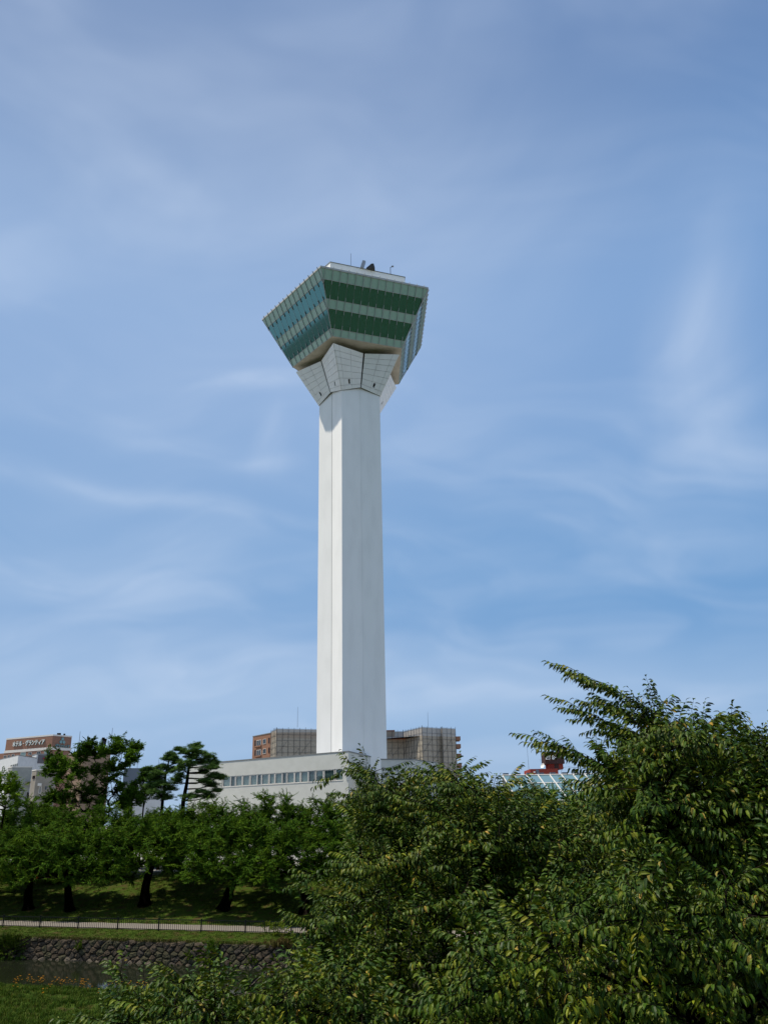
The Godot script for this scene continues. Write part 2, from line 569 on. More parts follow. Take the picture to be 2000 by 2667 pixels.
func stone_into(mb: MB, poly: PackedVector2Array, wall_h: float, bulge: float) -> void:
	var c := Vector2.ZERO
	for p in poly: c += p
	c /= poly.size()
	var soft := PackedVector2Array()                      # knock the corners off
	for i in poly.size():
		var a := poly[i]
		var b := poly[(i + 1) % poly.size()]
		if a.distance_to(b) < 0.06: continue
		soft.append(a.lerp(b, 0.15)); soft.append(a.lerp(b, 0.85))
	if soft.size() < 4: return
	var out := -MT
	var rings := []
	var tip := c + Vector2(rng.randf_range(-.08, .08), rng.randf_range(-.06, .06))
	for q in [[.985, -.05], [.955, .07], [.80, .15], [.42, .185]]:
		var row := PackedVector3Array()
		for p in soft:
			var e: Vector2 = c.lerp(p, q[0]) if q[0] > .9 else tip.lerp(p, q[0])
			var jit: float = 1.0 + rng.randf_range(-.22, .22) if q[0] < .9 else 1.0
			row.append(wall_point(e.x, clampf(e.y / wall_h, -.1, 1.06)) + out * q[1] * bulge * jit)
		rings.append(row)
	var mid := wall_point(tip.x, tip.y / wall_h) + out * .19 * bulge
	var k := soft.size()
	for i in 3:
		for j in k:
			var j2 := (j + 1) % k
			mb.quad(rings[i][j], rings[i + 1][j], rings[i + 1][j2], rings[i][j2])
	for j in k: mb.tri(rings[3][j], mid, rings[3][(j + 1) % k])

func make_wall() -> void:
	var wall := thing("stone_wall", "dark rubble stone retaining wall rising from the moat water", "wall", st(-14, -2.8, WATER))
	var back := MB.new()
	back.extrude(PackedVector3Array([st(-130, -2.93, WATER - 1.2), st(-130, -2.60, -.46), st(-130, -2.35, -.46), st(-130, -2.35, WATER - 1.2)]), MS * 260)
	part("backing", back, M.mortar, wall)
	var wall_h := 2.15
	var rows := 5
	var from := -33.0
	var cols := 52
	var pts := []
	for b in [0, 1]:                                       # b = 1: the stretch hidden behind the near cherry trees and beyond
		rng.seed = 500 + b
		pts = []
		var n0 := -3
		var n1 := cols + 3 if b == 0 else 60
		var start := from if b == 0 else from + cols * .76
		for r in range(-1, rows + 1):
			for i in range(n0, n1):
				var big := rng.randf_range(-.24, .24)
				pts.append(Vector2(start + (i + 0.5 * (r & 1)) * .76 + big, (r + .5) * wall_h / rows + rng.randf_range(-.13, .13)))
		var rest := MB.new()
		for i in pts.size():
			var p: Vector2 = pts[i]
			if p.y < 0 or p.y > wall_h: continue
			if p.x < start or p.x >= start + (n1 - (3 if b == 0 else 0)) * .76: continue
			var poly := cell(pts, i)
			for q in poly.size(): poly[q].y = clampf(poly[q].y, 0.0, wall_h * rng.randf_range(.985, 1.03))
			if poly.size() < 4: continue
			if b == 1:
				stone_into(rest, poly, wall_h, 1.0)
				continue
			var mb := MB.new()
			var foot := p.y < wall_h / rows
			stone_into(mb, poly, wall_h, rng.randf_range(.75, 1.35) + (.35 if foot else 0.0))
			part("stone", mb, M.stonewet if foot and rng.randf() < .75 else M.stones[rng.randi() % 4], wall)
		if b == 1:
			var o := part("stones_further_along", rest, M.stones[0], wall)
			o.set_meta("kind", "stuff")

# ---------------------------------------------------------------- railing
func make_fence() -> void:
	var f := thing("railing", "low black metal railing with thin balusters along the gravel path", "railing", st(-12, 0, 0))
	var post := MB.new()
	post.beam(V(0, .43, 0), V(.10, .98, .10), Basis.IDENTITY, .015)
	post.box(V(0, .937, 0), V(.12, .03, .12))
	var pm := post.mesh(M.fence)
	var bal := MB.new()
	bal.beam(V(0, .46, 0), V(.034, .72, .034), Basis.IDENTITY, .008)
	var bm := bal.mesh(M.fence)
	var rail := MB.new()
	rail.bar(V(-1.955, 0, 0), V(1.955, 0, 0), .065, .06)
	var rm := rail.mesh(M.fence)
	var rail2 := MB.new()
	rail2.bar(V(-1.955, 0, 0), V(1.955, 0, 0), .045, .05)
	var rm2 := rail2.mesh(M.fence)
	var turn := Basis(Vector3.UP, -atan2(MS.z, MS.x))
	var o := f.position
	for i in range(-9, 4):
		share("post", pm, f, Transform3D(turn, st(i * 4.02, 0, 0) - o))
		if i == 3: break
		var mid := st(i * 4.02 + 2.01, 0, 0) - o
		share("top_rail", rm, f, Transform3D(turn, mid + V(0, .84, 0)))
		share("bottom_rail", rm2, f, Transform3D(turn, mid + V(0, .10, 0)))
		for k in 20:
			share("baluster", bm, f, Transform3D(turn, st(i * 4.02 + 4.02 * (k + .95) / 20.9, 0, 0) - o))

# ---------------------------------------------------------------- the tower
func az(i: float) -> float: return PHI + deg_to_rad(72.0 * i)

func polar(r: float, h: float, i: float) -> Vector3:
	return TOWER + Vector3(r * sin(az(i)), h, r * cos(az(i)))

func pentagon(r: float, h: float) -> PackedVector3Array:
	var p := PackedVector3Array()
	for i in 5: p.append(polar(r, h, i))
	return p

func make_tower() -> void:
	var t := thing("observation_tower", "tall white star-sectioned tower with a green glass observation deck", "tower", TOWER + V(0, STREET, 0))
	# shaft: ten faces, corner to valley to corner
	var sh := MB.new()
	for i in 10:
		var a0 := polar(5.93 if i % 2 == 0 else 4.40, STREET, i * .5)
		var a1 := polar(5.93 if i % 2 == 1 else 4.40, STREET, (i + 1) * .5)
		var up := V(0, 77.2, 0)
		sh.quad(a0, a0 + up, a1 + up, a1)
	part("shaft", sh, M.white, t)
	# a narrow joint strip down each valley, set back in a groove
	for i in 5:
		var vs := MB.new()
		var p := polar(4.42, STREET, i + .5)
		vs.bar(p, p + V(0, 76.6, 0), .03, .05, V(sin(az(i + .5)), 0, cos(az(i + .5))))
		part("joint_strip", vs, M.seal if i == 4 else M.white, t)
	make_collar(t)
	make_deck(t)

func bil(a: Vector3, b: Vector3, c: Vector3, d: Vector3, u: float, v: float) -> Vector3:   # a,b bottom; d,c top
	return a.lerp(b, u).lerp(d.lerp(c, u), v)

func slab(mb: MB, q: PackedVector3Array, u0: float, u1: float, v0: float, v1: float, n: Vector3, from: float, to: float) -> void:
	var p := PackedVector3Array([bil(q[0], q[1], q[2], q[3], u0, v0), bil(q[0], q[1], q[2], q[3], u1, v0), bil(q[0], q[1], q[2], q[3], u1, v1), bil(q[0], q[1], q[2], q[3], u0, v1)])
	for i in 4: p[i] += n * from
	mb.extrude(p, n * (to - from))

func make_collar(t: Node3D) -> void:
	var col := Node3D.new()
	col.name = "collar"
	t.add_child(col)
	col.set_meta("label", "white panelled collar of pointed petals under the glass deck")
	col.position = V(0, 75, 0)
	# dark core seen in the grooves and in the gap below the deck
	var core := MB.new()
	for i in 10:
		var k0 := i % 2 == 0
		var b0 := polar(5.2 if k0 else 4.2, 78.7 if k0 else 79.6, i * .5)
		var b1 := polar(4.2 if k0 else 5.2, 79.6 if k0 else 78.7, (i + 1) * .5)
		var c0 := polar(8.9 if k0 else 6.0, 84.7, i * .5)
		var c1 := polar(6.0 if k0 else 8.9, 84.7, (i + 1) * .5)
		core.quad(b0, c0, c1, b1)
		core.tri(c0, polar(0, 84.7, 0), c1)
	part("inner_frame", core, M.joint, col)
	for i in 10:
		var tip := i % 2 == 0                        # this facet runs tip -> valley, the next valley -> tip
		var bt := polar(5.97, 78.09, i * .5 if tip else (i + 1) * .5)
		var bv := polar(4.70, 79.28, (i + 1) * .5 if tip else i * .5)
		var tt := polar(10.13, 84.95, i * .5 if tip else (i + 1) * .5)
		var tv := polar(6.66, 84.93, (i + 1) * .5 if tip else i * .5)
		# stay clear of the groove
		var bv2 := bv.lerp(bt, .035)
		var tv2 := tv.lerp(tt, .03)
		var nrm := (tt - bt).cross(bv2 - bt).normalized()
		if nrm.dot(bt - polar(0, bt.y, 0)) < 0: nrm = -nrm
		# panels on a sealed backing; one panel of each facet has a slot cut right through both
		var quad4 := PackedVector3Array([bt, bv2, tv2, tt])
		var cu := [0.0, .17, .56, 1.0]
		var cv := [0.0, .10, .26, .42, .57, .72, .86, 1.0]
		var hole := [.39, .48, .125, .238]
		var facet := MB.new()
		for a in 3:
			for b in 7:
				var pn := MB.new()
				var u0: float = cu[a]; var u1: float = cu[a + 1]
				var v0: float = cv[b]; var v1: float = cv[b + 1]
				var pieces := [[u0, u1, v0, v1]]
				if a == 1 and b == 1: pieces = [[u0, hole[0], v0, v1], [hole[1], u1, v0, v1], [hole[0], hole[1], v0, hole[2]], [hole[0], hole[1], hole[3], v1]]
				for q in pieces:
					slab(facet, quad4, q[0], q[1], q[2], q[3], nrm, -.16, .0)
					slab(pn, quad4, q[0] + (.0042 if q[0] == u0 and a > 0 else 0.0), q[1] - (.0042 if q[1] == u1 and a < 2 else 0.0), q[2] + (.0035 if q[2] == v0 and b > 0 else 0.0), q[3] - (.0035 if q[3] == v1 and b < 6 else 0.0), nrm, .004, .12)
				var po := part("panel", pn, M.cladding, col)
				if pieces.size() > 1: po.set_meta("label", "panel with an upright slot opening")
		part("petal_backing", facet, M.seal, col).set_meta("label", "grey sealed joints between the white panels")
		# the edge lip along the foot of the petal
		var lip := MB.new()
		lip.bar(bt - nrm * .1 + V(0, -.04, 0), bv - nrm * .1 + V(0, -.04, 0), .22, .10)
		part("lip", lip, M.joint, col)

const BANDS := [0.0, .111, .407, .542, .827, 1.0]
const H0 := 86.0
const H1 := 96.07
const R0 := 10.85
const R1 := 16.70

func make_deck(t: Node3D) -> void:
	var dk := Node3D.new()
	dk.name = "observation_deck"
	t.add_child(dk)
	dk.position = V(0, 83, 0)
	dk.set_meta("label", "flaring pentagonal deck of green glass in two storeys")
	var so := MB.new()
	so.extrude(pentagon(R0 - .02, H0), V(0, .35, 0))
	part("soffit", so, M.soffit, dk)
	for q in [[.06, .13], [.43, .52], [.87, .98]]:
		var fl := MB.new()
		var hh: float = lerpf(H0, H1, q[0])
		fl.extrude(pentagon(lerpf(R0, R1, q[0]) - .45, hh), V(0, (q[1] - q[0]) * (H1 - H0), 0))
		part("floor_slab", fl, M.floorin, dk)
	var co := MB.new()
	co.extrude(pentagon(5.2, H0 + .4), V(0, 9.4, 0))
	part("lift_core", co, M.corein, dk)
	for i in 5:
		var b0 := polar(R0, H0, i); var b1 := polar(R0, H0, i + 1)
		var t0 := polar(R1, H1, i); var t1 := polar(R1, H1, i + 1)
		var bm := (b0 + b1) * .5
		var g := (t0 + t1) * .5 - bm
		var e := (t1 - t0).normalized()
		var nrm := e.cross(g).normalized()
		if nrm.dot(bm - polar(0, bm.y, 0)) < 0: nrm = -nrm
		var wb := (b1 - b0).length() * .5
		var wt := (t1 - t0).length() * .5
		var wid := func(v): return lerpf(wb, wt, v)
		var xs := []
		for k in 14: xs.append((k - 6.5) * 1.382)
		for band in 5:
			var v0: float = BANDS[band]
			var v1: float = BANDS[band + 1]
			var clear := band % 2 == 1
			var edges := [-99.0] + xs + [99.0]
			for k in edges.size() - 1:
				var xa: float = edges[k]
				var xb: float = edges[k + 1]
				var poly := PackedVector3Array()
				var lo := PackedVector2Array()
				for w in [[xa, v0], [xb, v0], [xb, v1], [xa, v1]]:
					lo.append(Vector2(clampf(w[0], -wid.call(w[1]) + .03, wid.call(w[1]) - .03), w[1]))
				if lo[2].x - lo[3].x < .12: continue
				if lo[1].x - lo[0].x < .01:             # cut by the sloping corner: start where the bay opens
					var edge: float = absf(xa) if absf(xa) < absf(xb) else absf(xb)
					var vo: float = clampf((edge - wb + .05) / (wt - wb), v0, v1)
					lo[0] = Vector2(clampf(xa, -wid.call(vo), wid.call(vo)), vo)
					lo[1] = lo[0] + Vector2(.01, 0)
				var gap := .018
				for w in lo.size():
					var x := lo[w].x + (gap if w == 0 or w == 3 else -gap)
					poly.append(bm + e * x + g * (lo[w].y + (.0015 if w < 2 else -.0015)))
				var mb := MB.new()
				for w in 4: poly[w] -= nrm * (.05 if clear else .02)
				mb.extrude(poly, nrm * .02)
				part("window_pane" if clear else "spandrel_panel", mb, M.glass if clear else M.spandrel, dk)
		# transoms along the band edges
		for v in [0.0, .111, .407, .542, .827]:
			var tr := MB.new()
			var w: float = wid.call(v) - .04
			tr.bar(bm + g * v - e * w, bm + g * v + e * w, .08, .07, nrm)
			part("transom", tr, M.alu, dk)
		var rim := MB.new()
		rim.bar(t0 - nrm * .02, t1 - nrm * .02, .14, .34, V(0, 1, 0))
		part("roof_edge", rim, M.alu, dk)
		var ce := MB.new()
		ce.bar(b0, t0, .10, .10)
		part("corner_rod", ce, M.alu, dk)
		# fins: heavy across the spandrels, with tails that reach over the windows; a thin mullion between
		for x in xs:
			for q in [[-.002, .175], [.345, .605], [.765, 1.032]]:
				var vmin: float = (absf(x) - wb + .05) / (wt - wb)
				var va: float = maxf(q[0], vmin)
				if q[1] - va < .03: continue
				var fin := MB.new()
				fin.bar(bm + e * x + g * va + nrm * .075, bm + e * x + g * q[1] + nrm * .075, .055, .15, nrm)
				part("fin", fin, M.alu, dk)
			for q in [[.175, .345], [.605, .765]]:
				var vmin: float = (absf(x) - wb + .05) / (wt - wb)
				var va: float = maxf(q[0], vmin)
				if q[1] - va < .02: continue
				var mu := MB.new()
				mu.bar(bm + e * x + g * va - nrm * .03, bm + e * x + g * q[1] - nrm * .03, .03, .05, nrm)
				part("mullion", mu, M.steel, dk)
	var rf := MB.new()
	rf.extrude(pentagon(R1 - .35, H1 - .25), V(0, .3, 0))
	part("deck_roof", rf, M.facade, dk)
	var ph := MB.new()
	ph.extrude(pentagon(11.95, H1 + .06), V(0, 4.23, 0))
	part("roof_house", ph, M.white, dk)
	var pc := MB.new()
	pc.extrude(pentagon(12.05, H1 + 4.29), V(0, .12, 0))
	part("roof_house_coping", pc, M.cap, dk)
	# on the roof house: an aerial, a gondola crane and a lamp post
	var top := 100.48
	var ae := MB.new()
	var ap := at_y(914, 692, top)
	ae.cyl(ap, ap + V(0, 2.6, 0), .03, 5)
	part("aerial", ae, M.steel, dk)
	var cp := at_y(950, 697, top)
	var cr := Node3D.new()
	cr.name = "gondola_crane"
	dk.add_child(cr)
	var c1 := MB.new()
	c1.box(cp + V(-.3, .6, 0), V(.55, 1.5, .6), Basis(V(0, 0, 1), -.28))
	part("jib", c1, M.steel, cr)
	var c2 := MB.new()
	c2.extrude(PackedVector3Array([cp + V(.25, -.05, 0), cp + V(1.8, -.05, 0), cp + V(1.6, .85, 0), cp + V(1.2, .85, 0)]), V(0, 0, -1.0))
	part("counterweight", c2, M.dark, cr)
	var lp := MB.new()
	var lpp := at_y(1017, 712, top)
	lp.cyl(lpp - V(0, .1, 0), lpp + V(0, 1.3, 0), .05, 6)
	lp.cyl(lpp + V(0, 1.3, 0), lpp + V(.45, 1.45, 0), .05, 6)
	lp.box(lpp + V(.4, 1.5, 0), V(.4, .18, .25))
	part("roof_lamp", lp, M.steel, dk)

# ---------------------------------------------------------------- buildings
# footprint from the photo: top outline left end, near corner, right end, and the distance of the corner
func corner_block(l: Vector2, c: Vector2, r: Vector2, z: float) -> Dictionary:
	var pc := at_z(c.x, c.y, z)
	var pl := at_y(l.x, l.y, pc.y)
	var pr := at_y(r.x, r.y, pc.y)
	return {"c": pc, "l": pl, "r": pr, "b": pl + pr - pc, "y": pc.y}

func walls_of(f: Dictionary, y0: float, y1: float, grow := 0.0) -> MB:
	var mb := MB.new()
	var mid: Vector3 = (f.l + f.r) * .5
	var p := PackedVector3Array()
	for q in [f.c, f.r, f.b, f.l]:
		var v: Vector3 = q + (q - mid).normalized() * grow
		v.y = y0
		p.append(v)
	mb.extrude(p, V(0, y1 - y0, 0))
	return mb

func outward(a: Vector3, b: Vector3, away: Vector3) -> Vector3:
	var n := (b - a).cross(Vector3.UP).normalized()
	return n if n.dot((a + b) * .5 - away) > 0 else -n

# where the photo ray through a pixel meets the upright wall a-b
func on_wall(px: float, py: float, a: Vector3, b: Vector3) -> Vector3:
	var n := (b - a).cross(Vector3.UP).normalized()
	var d := pix(px, py)
	return EYE + d * ((a - EYE).dot(n) / d.dot(n))

# a framed window set in a wall: px rectangle
func window_on(parent: Node3D, a: Vector3, b: Vector3, n: Vector3, x0: float, y0: float, x1: float, y1: float, frame: Material, pane: Material, bars := 1, called := "window") -> void:
	var p0 := on_wall(x0, y1, a, b)
	var p1 := on_wall(x1, y1, a, b)
	var top := on_wall((x0 + x1) * .5, y0, a, b).y
	var bot := on_wall((x0 + x1) * .5, y1, a, b).y
	p0.y = bot; p1.y = bot
	var up := V(0, top - bot, 0)
	var w := Node3D.new()
	w.name = called
	parent.add_child(w, true)
	var fr := MB.new()
	var e := (p1 - p0).normalized()
	var k := clampf((top - bot) * .06, .06, .16)
	var o := n * .06
	fr.bar(p0 + o, p0 + up + o, k, .14, n)
	fr.bar(p1 + o, p1 + up + o, k, .14, n)
	fr.bar(p0 + o, p1 + o, k, .16, n)
	fr.bar(p0 + up + o, p1 + up + o, k, .15, n)
	for i in range(1, bars):
		var m := p0.lerp(p1, float(i) / bars)
		fr.bar(m + o, m + up + o, k * .7, .12, n)
	part("frame", fr, frame, w)
	var pn := MB.new()
	pn.extrude(PackedVector3Array([p0 + n * .02, p1 + n * .02, p1 + up + n * .02, p0 + up + n * .02]), n * .015)
	part("pane", pn, pane, w)

const KANA := {
	"ho": [[[.5, 1], [.5, 0]], [[.05, .75], [.95, .75]], [[.3, .5], [.1, .15]], [[.7, .5], [.9, .15]]],
	"te": [[[.2, .95], [.8, .95]], [[.05, .62], [.95, .62]], [[.52, .62], [.45, .25], [.25, 0]]],
	"ru": [[[.3, .95], [.28, .4], [.05, .05]], [[.6, 1], [.6, .05], [.95, .4]]],
	"dot": [[[.4, .5], [.6, .5]]],
	"gu": [[[.35, 1], [.2, .7], [.05, .5]], [[.3, .8], [.8, .8], [.65, .35], [.3, 0]], [[.78, 1.05], [.86, .9]], [[.93, 1.1], [1, .95]]],
	"ra": [[[.2, .95], [.8, .95]], [[.1, .65], [.9, .65], [.7, .25], [.35, 0]]],
	"n": [[[.1, .9], [.35, .75]], [[.1, .05], [.55, .25], [.95, .75]]],
	"small_i": [[[.85, .75], [.5, .45], [.1, .3]], [[.55, .45], [.55, 0]]],
	"a": [[[.05, .92], [.95, .92], [.75, .6], [.55, .5]], [[.5, .75], [.48, .35], [.25, 0]]],
	"wa": [[[.1, .95], [.1, .6]], [[.1, .95], [.9, .95], [.8, .4], [.4, 0]]],
	"bar": [[[.1, .5], [.9, .5]]],
	"bi": [[[.15, 1], [.15, .1], [.85, .1]], [[.15, .55], [.8, .65]], [[.85, 1], [.9, .85]], [[1, 1.05], [1.05, .9]]],
	"na": [[[.05, .65], [.95, .65]], [[.55, 1], [.5, .4], [.2, 0]]],
}

func sign_letters(parent: Node3D, text: Array, a: Vector3, along: Vector3, rise: Vector3, n: Vector3, front: Material, side: Material, stroke := .13) -> void:
	var step := along / text.size()
	for i in text.size():
		var mb := MB.new()
		var sd := MB.new()
		var o := a + step * i
		var size := rise.length()
		for line in KANA[text[i]]:
			for k in line.size() - 1:
				var p: Vector3 = o + step * .86 * line[k][0] + rise * line[k][1]
				var q: Vector3 = o + step * .86 * line[k + 1][0] + rise * line[k + 1][1]
				var ext := (q - p).normalized() * size * stroke * .45
				mb.bar(p - ext + n * (.36 + .003 * k), q + ext + n * (.36 + .003 * k), size * stroke, .08, n)
				sd.bar(p - ext * .9 + n * .16, q + ext * .9 + n * .16, size * stroke * .9, .31, n)
		var o2 := part("letter", mb, front, parent)
		part("letter_side", sd, side, o2)

func mast(label: String, px: float, y_top: float, y_bot: float, z: float, r := .05, group := "", arms := 0) -> void:
	var a := at_z(px, y_bot, z)
	var b := at_z(px, y_top, z)
	b.x = a.x; b.z = a.z
	var t := thing("roof_aerial", label, "aerial", a, group)
	var mb := MB.new()
	mb.tube(PackedVector3Array([a - V(0, .3, 0), b]), PackedFloat32Array([r, r * .6]), 6)
	part("mast", mb, M.steel, t)
	for i in arms:
		var ar := MB.new()
		var p := a.lerp(b, .95 - .16 * i)
		ar.bar(p - V(.7 - .1 * i, 0, .2), p + V(.7 - .1 * i, 0, .2), .03, .03)
		part("arm", ar, M.steel, t)

func make_base_building() -> void:
	# the low white building at the foot of the tower
	var pc := at_z(907, 1956, -118.0)
	var roof := pc.y
	var pl := at_y(570, 1984, roof)
	var away := (pl - pc).normalized()
	pl = pc + away * 33.0
	var pr := at_y(981.6, 1974, roof)
	var rdir := (pr - pc).normalized()
	pr = pc + rdir * 16.0
	var f := {"c": pc, "l": pl, "r": pr, "b": pl + pr - pc, "y": roof}
	var inside: Vector3 = (pl + pr) * .5
	var t := thing("tower_base_building", "low white building with a ribbon of windows at the tower foot", "building", V(inside.x, STREET, inside.z))
	var nl := outward(pc, pl, inside)
	var nr := outward(pc, pr, inside)
	# window ribbon heights, read off the wall
	var wy1 := on_wall(725, 2013, pc, pl).y
	var wy0 := on_wall(725, 2042, pc, pl).y
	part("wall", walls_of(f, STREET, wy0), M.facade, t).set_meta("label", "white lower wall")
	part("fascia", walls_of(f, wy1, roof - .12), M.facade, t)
	var inn := {"c": pc - nl * 4.5 - nr * .8, "l": pl - nl * 4.5 - nr * .8, "r": pr - nl * 4.5 - nr * .8, "b": f.b, "y": roof}
	part("room_wall", walls_of(inn, wy0 - .01, wy1 + .01), M.corein, t)
	part("roof_cap", walls_of(f, roof - .12, roof + .03, .12), M.cap, t)
	# wall piece between the corner and the first window
	var w_end := on_wall(893, 2030, pc, pl); w_end.y = wy0
	var w_far := on_wall(578, 2040, pc, pl); w_far.y = wy0
	for seg in [[Vector3(pc.x, wy0, pc.z), w_end], [w_far, Vector3(pl.x, wy0, pl.z)]]:
		var mb := MB.new()
		mb.extrude(PackedVector3Array([seg[0] - nl * .30, seg[1] - nl * .30, seg[1] - nl * .004, seg[0] - nl * .004]), V(0, wy1 - wy0, 0))
		part("wall_pier", mb, M.facade, t)
	var rr := MB.new()
	var pcr := Vector3(pc.x, wy0, pc.z)
	var prr := Vector3(pr.x, wy0, pr.z)
	rr.extrude(PackedVector3Array([pcr - nr * .3, prr - nr * .3, prr - nr * .004, pcr - nr * .004]), V(0, wy1 - wy0, 0))
	part("wall_pier", rr, M.facade, t)
	# units of the ribbon: x in the photo, what shows: b blind, d dark pane, h half open blind, o open
	var units := [[581, 600, "b"], [601.5, 612, "d"], [614, 630, "b"], [632.5, 649.5, "b"], [652, 669, "b"], [670.5, 680, "d"], [681.5, 699, "b"], [701.5, 714.5, "b"], [716.5, 733.5, "b"], [736, 745, "d"], [747.5, 765.5, "b"], [767.5, 780.5, "b"], [783.5, 801.5, "b"], [804, 819, "d"], [822.5, 841, "h"], [844, 870, "o"], [874, 893, "b"]]
	for u in units:
		var x0 := on_wall(u[0], 2030, pc, pl); x0.y = wy0
		var x1 := on_wall(u[1], 2030, pc, pl); x1.y = wy0
		var up := V(0, wy1 - wy0, 0)
		var w := Node3D.new()
		w.name = "window"
		t.add_child(w, true)
		var fr := MB.new()
		var o := -nl * .10
		for q in [[x0, x0 + up], [x1, x1 + up]]: fr.bar(q[0] + o, q[1] + o, .10, .12, nl)
		fr.bar(x0 + o + V(0, .05, 0), x1 + o + V(0, .05, 0), .10, .13, nl)
		fr.bar(x0 + up + o - V(0, .05, 0), x1 + up + o - V(0, .05, 0), .10, .13, nl)
		part("frame", fr, M.trimwhite if u[2] != "d" else M.alu, w)
		var pn := MB.new()
		pn.extrude(PackedVector3Array([x0 - nl * .15, x1 - nl * .15, x1 - nl * .15 + up, x0 - nl * .15 + up]), nl * .012)
		part("pane", pn, M.window, w)
		if u[2] == "b" or u[2] == "h":
			var bl := MB.new()
			var drop := 0.0 if u[2] == "b" else .5
			bl.extrude(PackedVector3Array([x0 - nl * .22 + up * drop, x1 - nl * .22 + up * drop, x1 - nl * .22 + up, x0 - nl * .22 + up]), -nl * .02)
			part("blind", bl, M.blind, w)
	var sill := MB.new()
	sill.bar(w_far + nl * .01, w_end + nl * .01, .08, .07, nl)
	part("sill", sill, M.trimwhite, t)
	# the stepped block beside the shaft
	var q0 := at_z(992, 1976, -117.0)
	var q1 := at_z(1073, 1974, -118.5)
	q1.y = q0.y
	var g := {"c": q1, "l": q0, "r": q1 + V(4.0, 0, -9.0), "b": q0 + V(4.0, 0, -9.0), "y": q0.y}
	var s := thing("side_block", "flat-roofed white annexe block beside the tower shaft", "building", V(q0.x + 2, STREET, q0.z - 3))
	part("wall", walls_of(g, STREET, q0.y - .15), M.facade, s)
	part("roof_cap", walls_of(g, q0.y - .15, q0.y, .1), M.cap, s)

func make_atrium() -> void:
	# the glass hall: a long glazed roof sloping towards the park
	var t := thing("glass_atrium", "glass roofed hall with pale green panes and white glazing bars", "building", V(20, STREET, -112))
	var ridge := 13.4
	var a := at_y(1308, 2021, ridge)
	var b := at_y(1640, 2016, ridge)
	b = a + (b - a).normalized() * 26.0
	var e := (b - a).normalized()
	var down := V(-e.z, 0, e.x)
	if down.z < 0: down = -down
	down = (down * 7.0 + V(0, -3.4, 0))
	var nrm := e.cross(down).normalized()
	if nrm.y < 0: nrm = -nrm
	var cols := 16
	var rows := 3
	for i in cols:
		for j in rows:
			var p := PackedVector3Array()
			for q in [[i, j], [i + 1, j], [i + 1, j + 1], [i, j + 1]]:
				p.append(a + e * 26.0 * (q[0] / float(cols)) + down * (q[1] / float(rows)))
			var mb := MB.new()
			mb.extrude(p, nrm * .03)
			part("roof_pane", mb, M.roofglass, t)
	for i in cols + 1:
		var mb := MB.new()
		var p := a + e * 26.0 * i / cols + nrm * .08
		mb.bar(p, p + down, .12, .10, nrm)
		part("glazing_bar", mb, M.trimwhite, t)
	for j in rows + 1:
		var mb := MB.new()
		var p := a + down * (j / float(rows)) + nrm * .09
		mb.bar(p, p + e * 26.0, .12, .10, nrm)
		part("purlin", mb, M.trimwhite, t)
	# snow guards along the ridge, posts below the eaves and the wall behind
	for i in range(0, cols, 1):
		var mb := MB.new()
		var p := a + e * 26.0 * (i + .3) / cols
		mb.box(p + V(0, .22, -.3), V(.7, .3, .5), Basis(e, Vector3.UP, e.cross(Vector3.UP)))
		part("roof_vent", mb, M.slate, t)
	var eave := a + down
	for i in 5:
		var mb := MB.new()
		var p := eave + e * 26.0 * i / 4
		mb.bar(V(p.x, STREET, p.z), p, .22, .22)
		part("post", mb, M.trimwhite, t)
	for i in 8:
		var mb := MB.new()
		var p := eave + e * 26.0 * (i + .02) / 8
		var q := eave + e * 26.0 * (i + .98) / 8
		mb.extrude(PackedVector3Array([V(p.x, STREET + .1, p.z), V(q.x, STREET + .1, q.z), q - V(0, .1, 0), p - V(0, .1, 0)]), V(0, 0, -.03))
		part("wall_pane", mb, M.roofglass, t)
	var bk := MB.new()
	bk.extrude(PackedVector3Array([V(a.x, STREET, a.z - .4), V(b.x, STREET, b.z - .4), V(b.x, ridge - .15, b.z - .4), V(a.x, ridge - .15, a.z - .4)]), V(0, 0, -.4))
	part("rear_wall", bk, M.facade, t)

